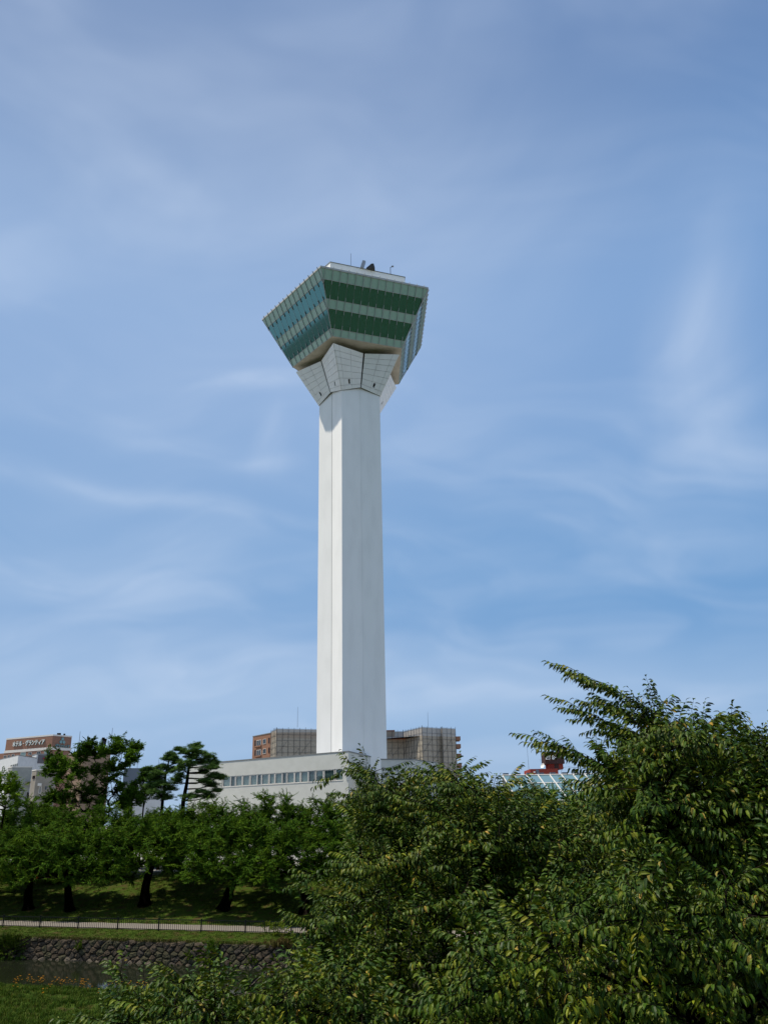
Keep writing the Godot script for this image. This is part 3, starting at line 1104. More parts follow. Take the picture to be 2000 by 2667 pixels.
func make_apartments() -> void:
	var H := at_z(1099, 1896, -262).y
	# brick end of the block, its windows and bay frames
	var l := at_z(659, 1919, -276.0)
	var c := at_z(706, 1910, -266.0)
	var hb := c.y
	l.y = hb
	var dirl := (l - c).normalized()
	var t := thing("apartment_block", "tall brick apartment block wrapped in scaffolding nets behind the tower", "building", V(c.x + 25, STREET, -285))
	var back := V(22, 0, -30)
	var f := {"c": c, "l": l, "r": c + V(24, 0, -3), "b": l + V(24, 0, -24), "y": hb}
	part("wall", walls_of(f, STREET, hb), M.brick, t).set_meta("label", "salmon brick end wall with bay windows")
	part("roof_cap", walls_of(f, hb, hb + .25, .15), M.cap, t)
	var n := outward(c, l, c + back)
	for row in 3:
		var y := 1931.0 + 25.5 * row
		window_on(t, c, l, n, 669, y - 3, 680, y + 12, M.trimwhite, M.pane, 2)
		window_on(t, c, l, n, 685.5, y - 6, 693, y + 6.5, M.trimwhite, M.pane, 1)
		window_on(t, c, l, n, 700, y - 9, 702.5, y + 4, M.brown, M.pane, 1)
		window_on(t, c, l, n, 664, y - 2, 666.5, y + 14, M.brown, M.pane, 1)
		var bx := MB.new()
		var b0 := on_wall(667, y + 14, c, l); var b1 := on_wall(682, y + 14, c, l); b1.y = b0.y
		bx.bar(b0 + n * .2, b1 + n * .2, .35, .5, n)
		part("planter_sill", bx, M.brick, t)
	# scaffolded faces: plan points (photo x, depth) from one end to the other
	var plan1 := [[707, -266.0], [721.5, -258.0], [840, -263.0]]
	var plan2 := [[960, -272.0], [1050, -274.0], [1099, -262.0], [1148, -267.0], [1151, -265.5], [1185, -269.0]]
	for plan in [plan1, plan2]:
		var pts := PackedVector3Array()
		for q in plan:
			var p := at_z(q[0], 1896, q[1])
			p.y = H
			pts.append(p)
		# the body behind the nets
		var body := MB.new()
		var poly := PackedVector3Array()
		for p in pts: poly.append(V(p.x, STREET, p.z - 1.2))
		poly.append(V(pts[pts.size() - 1].x, STREET, pts[pts.size() - 1].z - 16))
		poly.append(V(pts[0].x, STREET, pts[0].z - 16))
		for i in poly.size():
			var a := poly[i]
			var b := poly[(i + 1) % poly.size()]
			body.quad(a, a + V(0, H - 2.2 - STREET, 0), b + V(0, H - 2.2 - STREET, 0), b)
		var rf := PackedVector3Array()
		for p in poly: rf.append(p + V(0, H - 2.2 - STREET, 0))
		for i in range(1, rf.size() - 1): body.tri(rf[0], rf[i], rf[i + 1])
		part("building_body", body, M.brick, t)
		for i in pts.size() - 1:
			var a := pts[i]
			var b := pts[i + 1]
			var len := (b - a).length()
			var nn := outward(a, b, (a + b) * .5 + V(0, 0, -20))
			var bays := maxi(1, roundi(len / 1.9))
			# net sheets, one per lift and per two bays, each hung with a little slack
			var lifts := 8
			for k in bays:
				for j in lifts:
					var y0 := lerpf(STREET + 10, H + .2, float(j) / lifts)
					var y1 := lerpf(STREET + 10, H + .2, float(j + 1) / lifts)
					var p0 := a.lerp(b, float(k) / bays); var p1 := a.lerp(b, float(k + 1) / bays)
					var sheet := MB.new()
					var mid := (p0 + p1) * .5 + nn * rng.randf_range(-.10, .05)
					mid.y = (y0 + y1) * .5
					var cs := [V(p0.x, y0, p0.z), V(p0.x, y1, p0.z), V(p1.x, y1, p1.z), V(p1.x, y0, p1.z)]
					for q in 4: sheet.tri(cs[q], cs[(q + 1) % 4], mid)
					part("net_sheet", sheet, M.netopen if j == lifts - 1 else M.net, t)
			for k in bays + 1:
				var pl := MB.new()
				var p := a.lerp(b, float(k) / bays) + nn * .10
				pl.bar(V(p.x, STREET, p.z), V(p.x, H + .55 + .3 * rng.randf(), p.z), .09, .09)
				part("scaffold_pole", pl, M.pole, t)
			for j in 12:
				var lg := MB.new()
				var y := H + .3 - j * 1.75
				lg.bar(V(a.x, y, a.z) + nn * .12, V(b.x, y, b.z) + nn * .12, .06, .06)
				part("scaffold_rail", lg, M.pole, t)
			if len > 5:
				for k in range(0, bays, 2):
					var br := MB.new()
					var p0 := a.lerp(b, float(k) / bays) + nn * .14
					var p1 := a.lerp(b, float(mini(k + 2, bays)) / bays) + nn * .14
					var yt := H - 3.0 - (k % 4) * 1.1
					br.bar(V(p0.x, yt - 4.4, p0.z), V(p1.x, yt, p1.z), .05, .05)
					part("scaffold_brace", br, M.pole, t)
	# balconies at the far end
	var e0 := at_z(1185, 1896, -269.0)
	for py in [1918, 1938, 1963, 1989, 2014]:
		var bl := MB.new()
		var p := at_z(1185, py, -269.0)
		bl.box(V(e0.x + .75, p.y - .55, e0.z - 3), V(1.6, 1.15, 5.5))
		part("balcony", bl, M.brick, t)
	var rh := MB.new()
	var rp := at_z(1010, 1899, -276)
	rh.box(V(rp.x, H + .2, rp.z - 3), V(4.5, 1.6, 5))
	part("roof_house", rh, M.brick, t)
	mast("tall thin aerial above the scaffolded block beside the brick end", 775, 1841, 1892, -268, .05, "", 0)
	mast("tall thin aerial above the scaffolded wing with balconies", 1115, 1854, 1897, -268, .05, "", 0)

func make_hotel_side() -> void:
	# brown hotel with katakana letters on its top storey
	var f := corner_block(Vector2(18, 1927), Vector2(138.7, 1916.4), Vector2(188, 1920.4), -300.0)
	var mid: Vector3 = (f.l + f.r) * .5
	var t := thing("hotel_building", "brown hotel building with white katakana letters on its top", "building", V(mid.x, STREET, mid.z))
	var ledge := at_z(138.7, 1945.5, -300.0).y
	part("sign_storey", walls_of(f, ledge, f.y), M.hotel, t)
	part("parapet", walls_of(f, f.y, f.y + .5, .15), M.trimwhite, t)
	part("ledge", walls_of(f, ledge - .9, ledge, .35), M.trimwhite, t)
	var main := f.duplicate()
	main.l = f.l + (f.l - f.c).normalized() * 3.0
	main.b = f.b + (f.l - f.c).normalized() * 3.0
	part("wall", walls_of(main, STREET, ledge - .9), M.hotel, t)
	var nl := outward(f.c, f.l, mid)
	var nr := outward(f.c, f.r, mid)
	for q in [[14, 1971, 3.4], [24, 1970, 3.0], [35, 1968, 3.4], [61, 1964, 0], [79, 1963, 4.2], [102, 1961, 4.6], [123, 1960, 0]]:
		if q[2] == 0: window_on(t, f.c, f.l, nl, q[0] - 6.5, q[1] - 4.5, q[0] + 6.5, q[1] + 4.5, M.trimwhite, M.paneteal, 4)
		else: window_on(t, f.c, f.l, nl, q[0] - q[2], q[1] - 3.5, q[0] + q[2], q[1] + 3.5, M.trimwhite, M.pane, 2)
	# lettering
	var a := on_wall(35.5, 1944.5, f.c, f.l)
	var b := on_wall(119, 1938.5, f.c, f.l)
	b.y = a.y
	var up := V(0, on_wall(77, 1931.0, f.c, f.l).y - on_wall(77, 1942.5, f.c, f.l).y, 0)
	var sgn := Node3D.new()
	sgn.name = "sign_lettering"
	t.add_child(sgn)
	sgn.set_meta("label", "white katakana letters with teal sides on the brown wall")
	sign_letters(sgn, ["ho", "te", "ru", "dot", "gu", "ra", "n", "te", "small_i", "a"], a, b - a, up, nl, M.letterwhite, M.letterteal)
	var a2 := on_wall(144, 1946.5, f.c, f.r)
	var b2 := on_wall(181, 1947.5, f.c, f.r)
	b2.y = a2.y
	var up2 := V(0, on_wall(160, 1938, f.c, f.r).y - on_wall(160, 1946, f.c, f.r).y, 0)
	var sg2 := Node3D.new()
	sg2.name = "sign_lettering"
	t.add_child(sg2, true)
	sign_letters(sg2, ["gu", "ra", "n", "te", "small_i", "a"], a2, b2 - a2, up2, nr, M.letterteal, M.letterteal)
	# the three-lobed emblem above
	var em := on_wall(163, 1930, f.c, f.r)
	var ex := (f.r - f.c) as Vector3
	ex = ex.normalized()
	for k in 3:
		var lobe := MB.new()
		var cc := em + (ex * sin(TAU * k / 3) + Vector3.UP * cos(TAU * k / 3)) * .72
		var rg := PackedVector3Array()
		for j in 10:
			var r := .62 if j % 2 == 0 else .50
			rg.append(cc + (ex * cos(TAU * j / 10) + Vector3.UP * sin(TAU * j / 10)) * r + nr * .05)
		lobe.extrude(rg, nr * .2)
		part("emblem_lobe", lobe, M.letterteal, sg2)
	var vents := [[151.5, 1915.5], [156.5, 1915.5], [168, 1917]]
	for q in vents:
		var vt := MB.new()
		var p := at_y(q[0], q[1] + 2, f.y + .5)
		vt.cyl(p, p + V(0, 1.1, 0), .35, 8)
		part("roof_vent", vt, M.cap, t)

	# white block, the sun on its long side
	var w := corner_block(Vector2(-60, 1994), Vector2(49, 1968), Vector2(108, 1977), -235.0)
	var wm: Vector3 = (w.l + w.r) * .5
	var t2 := thing("white_office_block", "plain white block with small windows below the brown hotel", "building", V(wm.x, STREET, wm.z))
	part("wall", walls_of(w, STREET, w.y), M.offwhite, t2)
	part("roof_cap", walls_of(w, w.y, w.y + .2, .1), M.cap, t2)
	var wn := outward(w.c, w.l, wm)
	for x in [30.5, 36, 41, 46]: window_on(t2, w.c, w.l, wn, x - 1.2, 1996 - (x - 30) * .25 - 3, x + 1.2, 1996 - (x - 30) * .25 + 3, M.grey, M.pane, 1)
	window_on(t2, w.c, w.l, wn, 11, 2015, 14.5, 2030, M.grey, M.pane, 1)
	var w2 := corner_block(Vector2(84.6, 1969), Vector2(96.5, 1965), Vector2(140, 1967), -246.0)
	var w2m: Vector3 = (w2.l + w2.r) * .5
	var t3 := thing("grey_shop_block", "grey block with a red katakana sign beside the hotel", "building", V(w2m.x, STREET, w2m.z))
	part("wall", walls_of(w2, STREET, w2.y), M.offwhite, t3)
	part("parapet", walls_of(w2, w2.y, w2.y + .3, .12), M.cap, t3)
	var n3 := outward(w2.c, w2.r, w2m)
	var panel := MB.new()
	var pa := on_wall(98, 1988, w2.c, w2.r); var pb := on_wall(139, 1988, w2.c, w2.r); pb.y = pa.y
	var ph := on_wall(110, 1966.5, w2.c, w2.r).y - pa.y
	panel.extrude(PackedVector3Array([pa + n3 * .03, pb + n3 * .03, pb + n3 * .03 + V(0, ph, 0), pa + n3 * .03 + V(0, ph, 0)]), n3 * .1)
	part("sign_panel", panel, plain(.10, .095, .11, .6), t3)
	var ra := on_wall(111.5, 1981.5, w2.c, w2.r); var rb := on_wall(127, 1981.5, w2.c, w2.r); rb.y = ra.y
	sign_letters(t3, ["wa", "bar"], ra + n3 * .1, rb - ra, V(0, on_wall(115, 1973, w2.c, w2.r).y - on_wall(115, 1980.5, w2.c, w2.r).y, 0), n3, M.letterred, M.letterred, .16)

	# the nearer grey houses
	var g := corner_block(Vector2(21.9, 2000.7), Vector2(33.7, 1998.6), Vector2(85, 1998.8), -165.0)
	var gm: Vector3 = (g.l + g.r) * .5
	var t4 := thing("grey_house", "plain grey house with a small balcony slab and drainpipes", "building", V(gm.x, STREET, gm.z))
	part("wall", walls_of(g, STREET, g.y), M.grey, t4)
	part("parapet", walls_of(g, g.y, g.y + .18, .08), M.trimwhite, t4)
	var gn := outward(g.c, g.r, gm)
	var bs := MB.new()
	var s0 := on_wall(66, 2040, g.c, g.r); var s1 := on_wall(92, 2037, g.c, g.r); s1.y = s0.y
	bs.extrude(PackedVector3Array([s0, s1, s1 + V(0, .28, 0), s0 + V(0, .28, 0)]), gn * 1.3)
	part("balcony_slab", bs, M.greybrown, t4)
	for q in [[73.5, 2064, 2084], [77, 2070, 2092]]:
		var dp := MB.new()
		var p := on_wall(q[0], q[1], g.c, g.r) + gn * .4
		var p2 := on_wall(q[0] + 1.5, q[2], g.c, g.r) + gn * .4
		dp.cyl(p2, p, .16, 8)
		part("flue_pipe", dp, M.trimwhite, t4)
	var g2 := corner_block(Vector2(84.6, 2008.5), Vector2(96.5, 2006.5), Vector2(150, 2006), -160.0)
	var g2m: Vector3 = (g2.l + g2.r) * .5
	var t5 := thing("brown_house", "brownish house with a hooded white window next to the grey house", "building", V(g2m.x, STREET, g2m.z))
	part("wall", walls_of(g2, STREET, g2.y), M.greybrown, t5)
	part("parapet", walls_of(g2, g2.y, g2.y + .18, .08), M.trimwhite, t5)
	var n5 := outward(g2.c, g2.r, g2m)
	var n5l := outward(g2.c, g2.l, g2m)
	window_on(t5, g2.c, g2.r, n5, 102, 2048, 107.5, 2066, M.trimwhite, M.pane, 2)
	window_on(t5, g2.c, g2.r, n5, 118, 2048, 122.5, 2057, M.cap, M.pane, 1)
	window_on(t5, g2.c, g2.l, n5l, 87, 2021, 92, 2028, M.brown, M.pane, 2)
	var hood := MB.new()
	var h0 := on_wall(100.5, 2047, g2.c, g2.r); var h1 := on_wall(110, 2046, g2.c, g2.r); h1.y = h0.y
	hood.extrude(PackedVector3Array([h0, h1, h1 + V(0, .45, 0), h0 + V(0, .45, 0)]), n5 * .6)
	part("window_hood", hood, M.trimwhite, t5)

	var p := corner_block(Vector2(180, 1966), Vector2(219, 1961), Vector2(289, 1963), -190.0)
	var pm: Vector3 = (p.l + p.r) * .5
	var t6 := thing("peach_building", "peach coloured building half hidden behind the broadleaf tree", "building", V(pm.x, STREET, pm.z))
	part("wall", walls_of(p, STREET, p.y), M.peach, t6)
	part("parapet", walls_of(p, p.y, p.y + .25, .1), M.greybrown, t6)
	var pn := outward(p.c, p.l, pm)
	for q in [[211, 1975], [199, 1977], [211, 2001], [199, 2003]]: window_on(t6, p.c, p.l, pn, q[0] - 2.6, q[1] - 1, q[0] + 2.6, q[1] + 9, M.trimwhite, M.pane, 1)
	for q in [[267, 1921, "taller of two close roof flues beside the tall thin mast"], [272.5, 1924, "shorter of two close roof flues beside the tall thin mast"], [228, 1920, "single roof flue standing alone on the peach building"]]:
		var fl := thing("roof_flue", q[2], "flue", at_y(q[0], 1960, p.y), "flues on the peach roof")
		var mb := MB.new()
		var foot := at_z(q[0], 1958, -196.0)
		var tp := at_z(q[0], q[1], -196.0)
		tp.x = foot.x; tp.z = foot.z
		foot.y = p.y + .2
		mb.cyl(foot, tp, .22, 8)
		mb.cyl(tp - V(0, .5, 0), tp, .32, 8)
		part("pipe", mb, M.cap, fl)
	mast("tall thin mast rising behind the crown of the broadleaf tree", 288, 1896, 1962, -198, .06, "", 0)
	mast("thin mast between the hotel and the broadleaf tree", 204, 1905, 1962, -198, .06, "", 0)
	mast("short aerial with arms next to the hotel corner", 194, 1939, 1963, -200, .05, "", 2)

	var s := corner_block(Vector2(300, 2000.5), Vector2(324, 2000.5), Vector2(425, 2000.5), -205.0)
	s.l = s.c + V(-3, 0, -14); s.b = s.l + s.r - s.c
	var t7 := thing("slate_roof_shop", "low building with a slate blue upper wall and a blue sign", "building", V(s.c.x + 4, STREET, s.c.z - 6))
	part("wall", walls_of(s, STREET, s.y - 3.6), M.offwhite, t7)
	part("upper_wall", walls_of(s, s.y - 3.6, s.y, .05), M.slate, t7)
	var sn := outward(s.c, s.r, s.c + V(0, 0, -20))
	var bd := MB.new()
	var d0 := on_wall(377, 2043, s.c, s.r) + sn * .3; var d1 := on_wall(391, 2043, s.c, s.r) + sn * .3; d1.y = d0.y
	var dh := V(0, on_wall(384, 2023, s.c, s.r).y - on_wall(384, 2043, s.c, s.r).y, 0)
	bd.extrude(PackedVector3Array([d0, d1, d1 + dh, d0 + dh]), sn * .15)
	part("sign_board", bd, M.letterwhite, t7)
	var ring := MB.new()
	var rc := (d0 + d1) * .5 + dh * .45 + sn * .2
	for k in 14:
		var a0 := TAU * k / 14; var a1 := TAU * (k + 1) / 14
		var ux := (d1 - d0).normalized()
		ring.bar(rc + (ux * cos(a0) + Vector3.UP * sin(a0)) * .42, rc + (ux * cos(a1) + Vector3.UP * sin(a1)) * .42, .22, .08, sn)
	part("sign_ring", ring, M.bluesign, t7)
	mast("roof aerial with crossed arms above the slate blue wall", 358, 1985, 2001, -207, .05, "", 3)
	mast("thin roof aerial beside the pine above the slate wall", 413, 1976, 2001, -207, .04, "", 0)
	mast("thin taller aerial in the gap beside the pine crown", 426, 1971, 2001, -208, .05, "", 0)

func make_red_tower() -> void:
	# small brick roof tower with a dark sign box
	var z := -215.0
	var a := at_z(1380, 2003, z)
	var b := at_z(1440, 2003, z)
	var t := thing("brick_roof_house", "low red brick roof house on the building behind the glass hall", "building", V(a.x + 4, STREET, z - 5))
	var lo := MB.new()
	lo.extrude(PackedVector3Array([V(a.x, STREET, z), V(b.x + 1.2, STREET, z), V(b.x + 1.2, STREET, z - 10), V(a.x, STREET, z - 10)]), V(0, a.y - STREET, 0))
	part("wall", lo, M.redbrick, t)
	var dr := MB.new()
	var d0 := at_z(1400, 2016, z)
	dr.box(V(d0.x, d0.y + .4, z + .03), V(.75, 1.3, .1))
	part("door", dr, M.slate, t)
	var lamp := MB.new()
	var l0 := at_z(1391, 2011, z)
	lamp.box(V(l0.x, l0.y, z + .12), V(.4, .35, .25))
	part("wall_lamp", lamp, M.letterwhite, t)
	var c := at_z(1427, 1990, z - 3)
	var d := at_z(1465.5, 1990, z - 3)
	var t2 := thing("brick_sign_tower", "brick roof tower carrying a dark box with white sign letters", "building", V((c.x + d.x) * .5, a.y, z - 5))
	var nk := MB.new()
	nk.extrude(PackedVector3Array([V(c.x, a.y + .003, z - 3), V(d.x, a.y + .003, z - 3), V(d.x, a.y + .003, z - 7), V(c.x, a.y + .003, z - 7)]), V(0, c.y - a.y, 0))
	part("neck", nk, M.redbrick, t2)
	var open := MB.new()
	var op := at_z(1449, 1998, z - 3)
	open.box(V(op.x, op.y, z - 2.98), V(1.1, 1.5, .08))
	part("door", open, M.brown, t2)
	var e := at_z(1417, 1959, z - 2.5)
	var f := at_z(1470, 1990, z - 2.5)
	var bx := MB.new()
	bx.extrude(PackedVector3Array([V(e.x, c.y + .003, z - 2.4), V(f.x, c.y + .003, z - 2.4), V(f.x, c.y + .003, z - 7.6), V(e.x, c.y + .003, z - 7.6)]), V(0, e.y - c.y, 0))
	part("sign_box", bx, M.brown, t2)
	var s0 := at_z(1420.5, 1978.5, z - 2.4)
	var s1 := at_z(1452, 1978.5, z - 2.4)
	s1.y = s0.y
	sign_letters(t2, ["bi", "na", "ho", "bar"], s0, s1 - s0, V(0, at_z(1430, 1968, z).y - at_z(1430, 1978, z).y, 0), V(0, 0, 1), M.letterwhite, M.letterwhite, .2)
	for q in [[1424, 1958, "satellite dish on the dark sign box", z - 5], [1412, 2002, "satellite dish on the red brick roof house", z - 5]]:
		var p := at_z(q[0], q[1], q[3])
		p.y = e.y if q[1] < 1980 else a.y
		var ds := thing("satellite_dish", q[2], "dish", p)
		var pole := MB.new()
		pole.cyl(p, p + V(0, 2.6, 0), .05, 6)
		for k in 3: pole.bar(p + V(-.7 + .15 * k, 2.5 - .3 * k, 0), p + V(.7 - .15 * k, 2.5 - .3 * k, 0), .03, .03)
		part("mast", pole, M.steel, ds)
		var dish := MB.new()
		var dir := V(-.75, .35, .55).normalized()
		var cc := p + V(.15, .95, .3)
		var prev := PackedVector3Array()
		for k in 4:
			var r := .16 + .16 * k
			var rg := dish.ring(cc + dir * (r * r * .45), dir, r, 14)
			if k > 0:
				for j in 14: dish.quad(prev[j], rg[j], rg[(j + 1) % 14], prev[(j + 1) % 14])
			else:
				for j in 14: dish.tri(cc, rg[j], rg[(j + 1) % 14])
			prev = rg
		part("bowl", dish, M.letterwhite, ds)
	mast("very thin tall mast rising beside the red brick roof house", 1377, 1945, 2010, z - 4, .04, "", 0)

# ---------------------------------------------------------------- trees
# branches reach for points in the crown, each from the nearest limb already grown
class Limbs:
	var pos := PackedVector3Array()
	var par := PackedInt32Array()
	var cnt := PackedFloat32Array()
	var tips := PackedInt32Array()
	var first := 0            # limbs may leave the trunk from this node on

	func add(p: Vector3, parent: int) -> int:
		pos.append(p); par.append(parent); cnt.append(0.0)
		return pos.size() - 1

	func trunk(line: Array, from: float) -> void:
		var last := -1
		for i in line.size():
			last = add(line[i], last)
		first = int(from * line.size())

	func reach(goals: Array, step: float, arch: float, rg: RandomNumberGenerator) -> void:
		var fork := pos[first]
		goals.sort_custom(func(a, b): return a.distance_squared_to(fork) < b.distance_squared_to(fork))
		for g in goals:
			var best := -1
			var bd := 1e9
			for i in range(first, pos.size()):
				var d := pos[i].distance_squared_to(g)
				if pos[i].y > g.y + 0.6: d *= 1.5
				if d < bd: bd = d; best = i
			var a := pos[best]
			var l := sqrt(bd)
			if l < step * .4: continue
			var k := maxi(1, int(ceil(l / step)))
			var along := (a - pos[par[best]]).normalized() if par[best] >= 0 else Vector3.UP
			var bend := (along * .45 + Vector3.UP * arch) * l * .5
			var last := best
			for j in range(1, k + 1):
				var u := float(j) / k
				var p: Vector3 = a.lerp(g, u) + bend * u * (1.0 - u)
				if j < k: p += Vector3(rg.randf_range(-1, 1), rg.randf_range(-1, 1), rg.randf_range(-1, 1)) * step * .11
				last = add(p, last)
			tips.append(last)

	func weigh() -> void:
		for t in tips: cnt[t] += 1.0
		for i in range(pos.size() - 1, 0, -1):
			if par[i] >= 0: cnt[par[i]] += cnt[i]

	func wood(mb: MB, tip_r: float, power: float, trunk_r: PackedFloat32Array, sides: int, thin := 0.0) -> void:
		var rad := PackedFloat32Array()
		for i in pos.size():
			var r := tip_r * pow(maxf(cnt[i], 1.0), power)
			if i < trunk_r.size(): r = trunk_r[i]
			rad.append(r)
		for i in range(1, pos.size()):
			var q := par[i]
			if q < 0: continue
			var r0 := minf(rad[q], rad[i] * 1.6)
			if maxf(r0, rad[i]) < thin: continue
			var k := sides if rad[i] > tip_r * 3.0 else 4
			# shared rings, so that limbs read as continuous
			var d0 := (pos[q] - pos[par[q]]).normalized() if par[q] >= 0 else (pos[i] - pos[q]).normalized()
			var d1 := (pos[i] - pos[q]).normalized()
			var ra := mb.ring(pos[q], (d0 + d1).normalized() if d0.dot(d1) > .2 else d1, r0, k)
			var rb := mb.ring(pos[i], d1, rad[i], k)
			for j in k:
				var j2 := (j + 1) % k
				var na := (ra[j] - pos[q]).normalized(); var nb := (ra[j2] - pos[q]).normalized()
				var ne := (rb[j] - pos[i]).normalized(); var nf := (rb[j2] - pos[i]).normalized()
				mb.trin(ra[j], rb[j], rb[j2], na, ne, nf)
				mb.trin(ra[j], rb[j2], ra[j2], na, nf, nb)

# one leaf: a folded, drooping blade from p, first heading "dir", bending towards "fall"
func leaf_into(mb: MB, p: Vector3, dir: Vector3, fall: Vector3, l: float, w: float, segs := 3) -> void:
	var side := dir.cross(Vector3.UP)
	if side.length() < .05: side = dir.cross(Vector3.RIGHT)
	side = side.normalized()
	var roll := rng.randf_range(-.5, .5)
	side = side.rotated(dir.normalized(), roll)
	var prof := [0.0, .86, .92, .0] if segs == 3 else [0.0, 1.0, 0.0]
	var mid := PackedVector3Array([p])
	var d := dir.normalized()
	for i in segs:
		mid.append(mid[i] + d * l / segs)
		d = d.lerp(fall, .55).normalized()
	for i in segs:
		var a := mid[i]
		var b := mid[i + 1]
		var up := side.cross((b - a).normalized())
		if up.y < 0: up = -up
		var wa: float = prof[i] * w
		var wb: float = prof[i + 1] * w
		var fold := .30
		for sgn in [-1.0, 1.0]:
			var ea: Vector3 = a + side * sgn * wa + up * wa * fold
			var eb: Vector3 = b + side * sgn * wb + up * wb * fold
			if wa > 0 and wb > 0:
				mb.tri(a, ea, eb); mb.tri(a, eb, b)
			elif wb > 0: mb.tri(a, eb, b)
			else: mb.tri(a, ea, b)

func tone(cols: Array, spread := .25) -> Color:
	var c: Vector3 = cols[rng.randi() % cols.size()]
	var k := 1.0 + rng.randf_range(-spread, spread)
	return Color(c.x * k, c.y * k, c.z * k)

# a twig along +x with alternate leaves hanging from it
func cherry_sprig(sd: int, len: float, n: int, l: float, w: float, hang: float, cols: Array, odd: Array, segs := 3) -> ArrayMesh:
	rng.seed = sd
	var mb := MB.new()
	var tw := MB.new()
	var pts := PackedVector3Array()
	var rad := PackedFloat32Array()
	for i in 5:
		var u := i / 4.0
		pts.append(V(len * u, -.10 * len * u * u + .02 * sin(u * 5.0 + sd), .03 * sin(u * 4.0 + sd * 2.0)))
		rad.append(lerpf(.0045, .0015, u) * (1.0 if segs == 3 else 2.0))
	tw.tube(pts, rad, 3, false)
	for i in n:
		var u := (i + .6) / n
		var x := u * 4.0
		var p := pts[int(x)].lerp(pts[mini(int(x) + 1, 4)], x - int(x))
		var s := 1.0 if i % 2 == 0 else -1.0
		var a := rng.randf_range(.5, 1.25)
		var dir := V(cos(a) * .8, rng.randf_range(-.35, .25) - hang * .35, sin(a) * s).normalized()
		if i == n - 1: dir = V(1, -.2, 0)
		var stalk := p + dir * l * .16
		mb.col = tone(cols) if rng.randf() > .007 else tone(odd)
		leaf_into(mb, stalk, dir, V(rng.randf_range(-.15, .25), -1, rng.randf_range(-.25, .25)).normalized() * hang + dir * (1.0 - hang), l * rng.randf_range(.72, 1.15), w * rng.randf_range(.8, 1.15), segs)
	var m := mb.mesh(M.leaf if segs == 3 else M.midleaf)
	return tw.mesh(M.bark, m)

func scatter(called: String, mesh: Mesh, at: Array, tint: Array, parent: Node3D) -> MultiMeshInstance3D:
	var mm := MultiMesh.new()
	mm.transform_format = MultiMesh.TRANSFORM_3D
	mm.use_colors = true
	mm.mesh = mesh
	mm.instance_count = at.size()
	for i in at.size():
		mm.set_instance_transform(i, at[i])
		mm.set_instance_color(i, tint[i])
	var o := MultiMeshInstance3D.new()
	o.name = called
	o.multimesh = mm
	parent.add_child(o, true)
	return o

func heading(d: Vector3) -> Basis:       # x along d, y as upright as can be
	var x := d.normalized()
	var z := x.cross(Vector3.UP)
	z = z.normalized() if z.length() > .05 else Vector3.BACK
	return Basis(x, z.cross(x).normalized(), z)

# leafy twigs along the outer limbs
func dress(lb: Limbs, o: Vector3, back: int, per: float, size: float, spread: float, lift: float, tint: Array, kinds: int, rg: RandomNumberGenerator) -> Array:
	var out := []
	var cols := []
	for k in kinds: out.append([]); cols.append([])
	for t in lb.tips:
		var i := t
		var shade: Color = tint[rg.randi() % tint.size()]
		for b in back:
			var q := lb.par[i]
			if q < 0 or lb.cnt[i] > 14: break
			var seg := lb.pos[i] - lb.pos[q]
			var n := int(per * seg.length() + rg.randf())
			for j in n:
				var u := rg.randf()
				var p := lb.pos[q] + seg * u
				var d := seg.normalized() * rg.randf_range(.2, 1.0) + Vector3(rg.randf_range(-1, 1), rg.randf_range(-.5, .5) + lift, rg.randf_range(-1, 1)) * spread
				if d.length() < .1: d = Vector3.RIGHT
				d.y = clampf(d.y, -.5 * d.length(), .7 * d.length())
				var kk := rg.randi() % kinds
				var sc := size * rg.randf_range(.7, 1.2)
				out[kk].append(Transform3D(heading(d).scaled(Vector3.ONE * sc), p - o))
				var v := rg.randf_range(.82, 1.18)
				cols[kk].append(Color(shade.r * v, shade.g * v, shade.b * v))
			if b == 0:
				var kk := rg.randi() % kinds
				var dd := seg.normalized() + Vector3(rg.randf_range(-.3, .3), rg.randf_range(-.1, .2), rg.randf_range(-.3, .3))
				out[kk].append(Transform3D(heading(dd).scaled(Vector3.ONE * size), lb.pos[i] - o))
				cols[kk].append(shade)
			i = q
	return [out, cols]

func grown_tree(called: String, label: String, group: String, base: Vector3, line: Array, trunk_r: PackedFloat32Array, from: float, goals: Array, step: float, arch: float, tip_r: float, power: float, bark: Material, sprigs: Array, back: int, per: float, size: float, spread: float, lift: float, tint: Array, rg: RandomNumberGenerator, sides := 7, thin := 0.0) -> Node3D:
	var t := thing(called, label, "tree", base, group)
	var lb := Limbs.new()
	lb.trunk(line, from)
	lb.reach(goals, step, arch, rg)
	lb.weigh()
	var mb := MB.new()
	lb.wood(mb, tip_r, power, trunk_r, sides, thin)
	part("trunk", mb, bark, t)
	var crown := Node3D.new()
	crown.name = "crown"
	t.add_child(crown)
	var d := dress(lb, base, back, per, size, spread, lift, tint, sprigs.size(), rg)
	for k in sprigs.size():
		if d[0][k].size() > 0:
			var o := scatter("foliage", sprigs[k], d[0][k], d[1][k], crown)
			o.set_meta("kind", "stuff")
	return t

func bent_trunk(a: Vector3, b: Vector3, k: int, wob: float, rg: RandomNumberGenerator) -> Array:
	var o := []
	var w := Vector3(rg.randf_range(-1, 1), 0, rg.randf_range(-1, 1)) * wob
	for i in k:
		var u := float(i) / (k - 1)
		o.append(a.lerp(b, u) + w * sin(u * PI) + Vector3(rg.randf_range(-1, 1), 0, rg.randf_range(-1, 1)) * wob * .15 * (1.0 if i > 0 else 0.0))
	return o

func taper(r0: float, r1: float, k: int) -> PackedFloat32Array:
	var o := PackedFloat32Array()
	for i in k:
		var u := float(i) / (k - 1)
		o.append(lerpf(r0, r1, u) + r0 * .55 * pow(1.0 - u, 9.0))
	return o

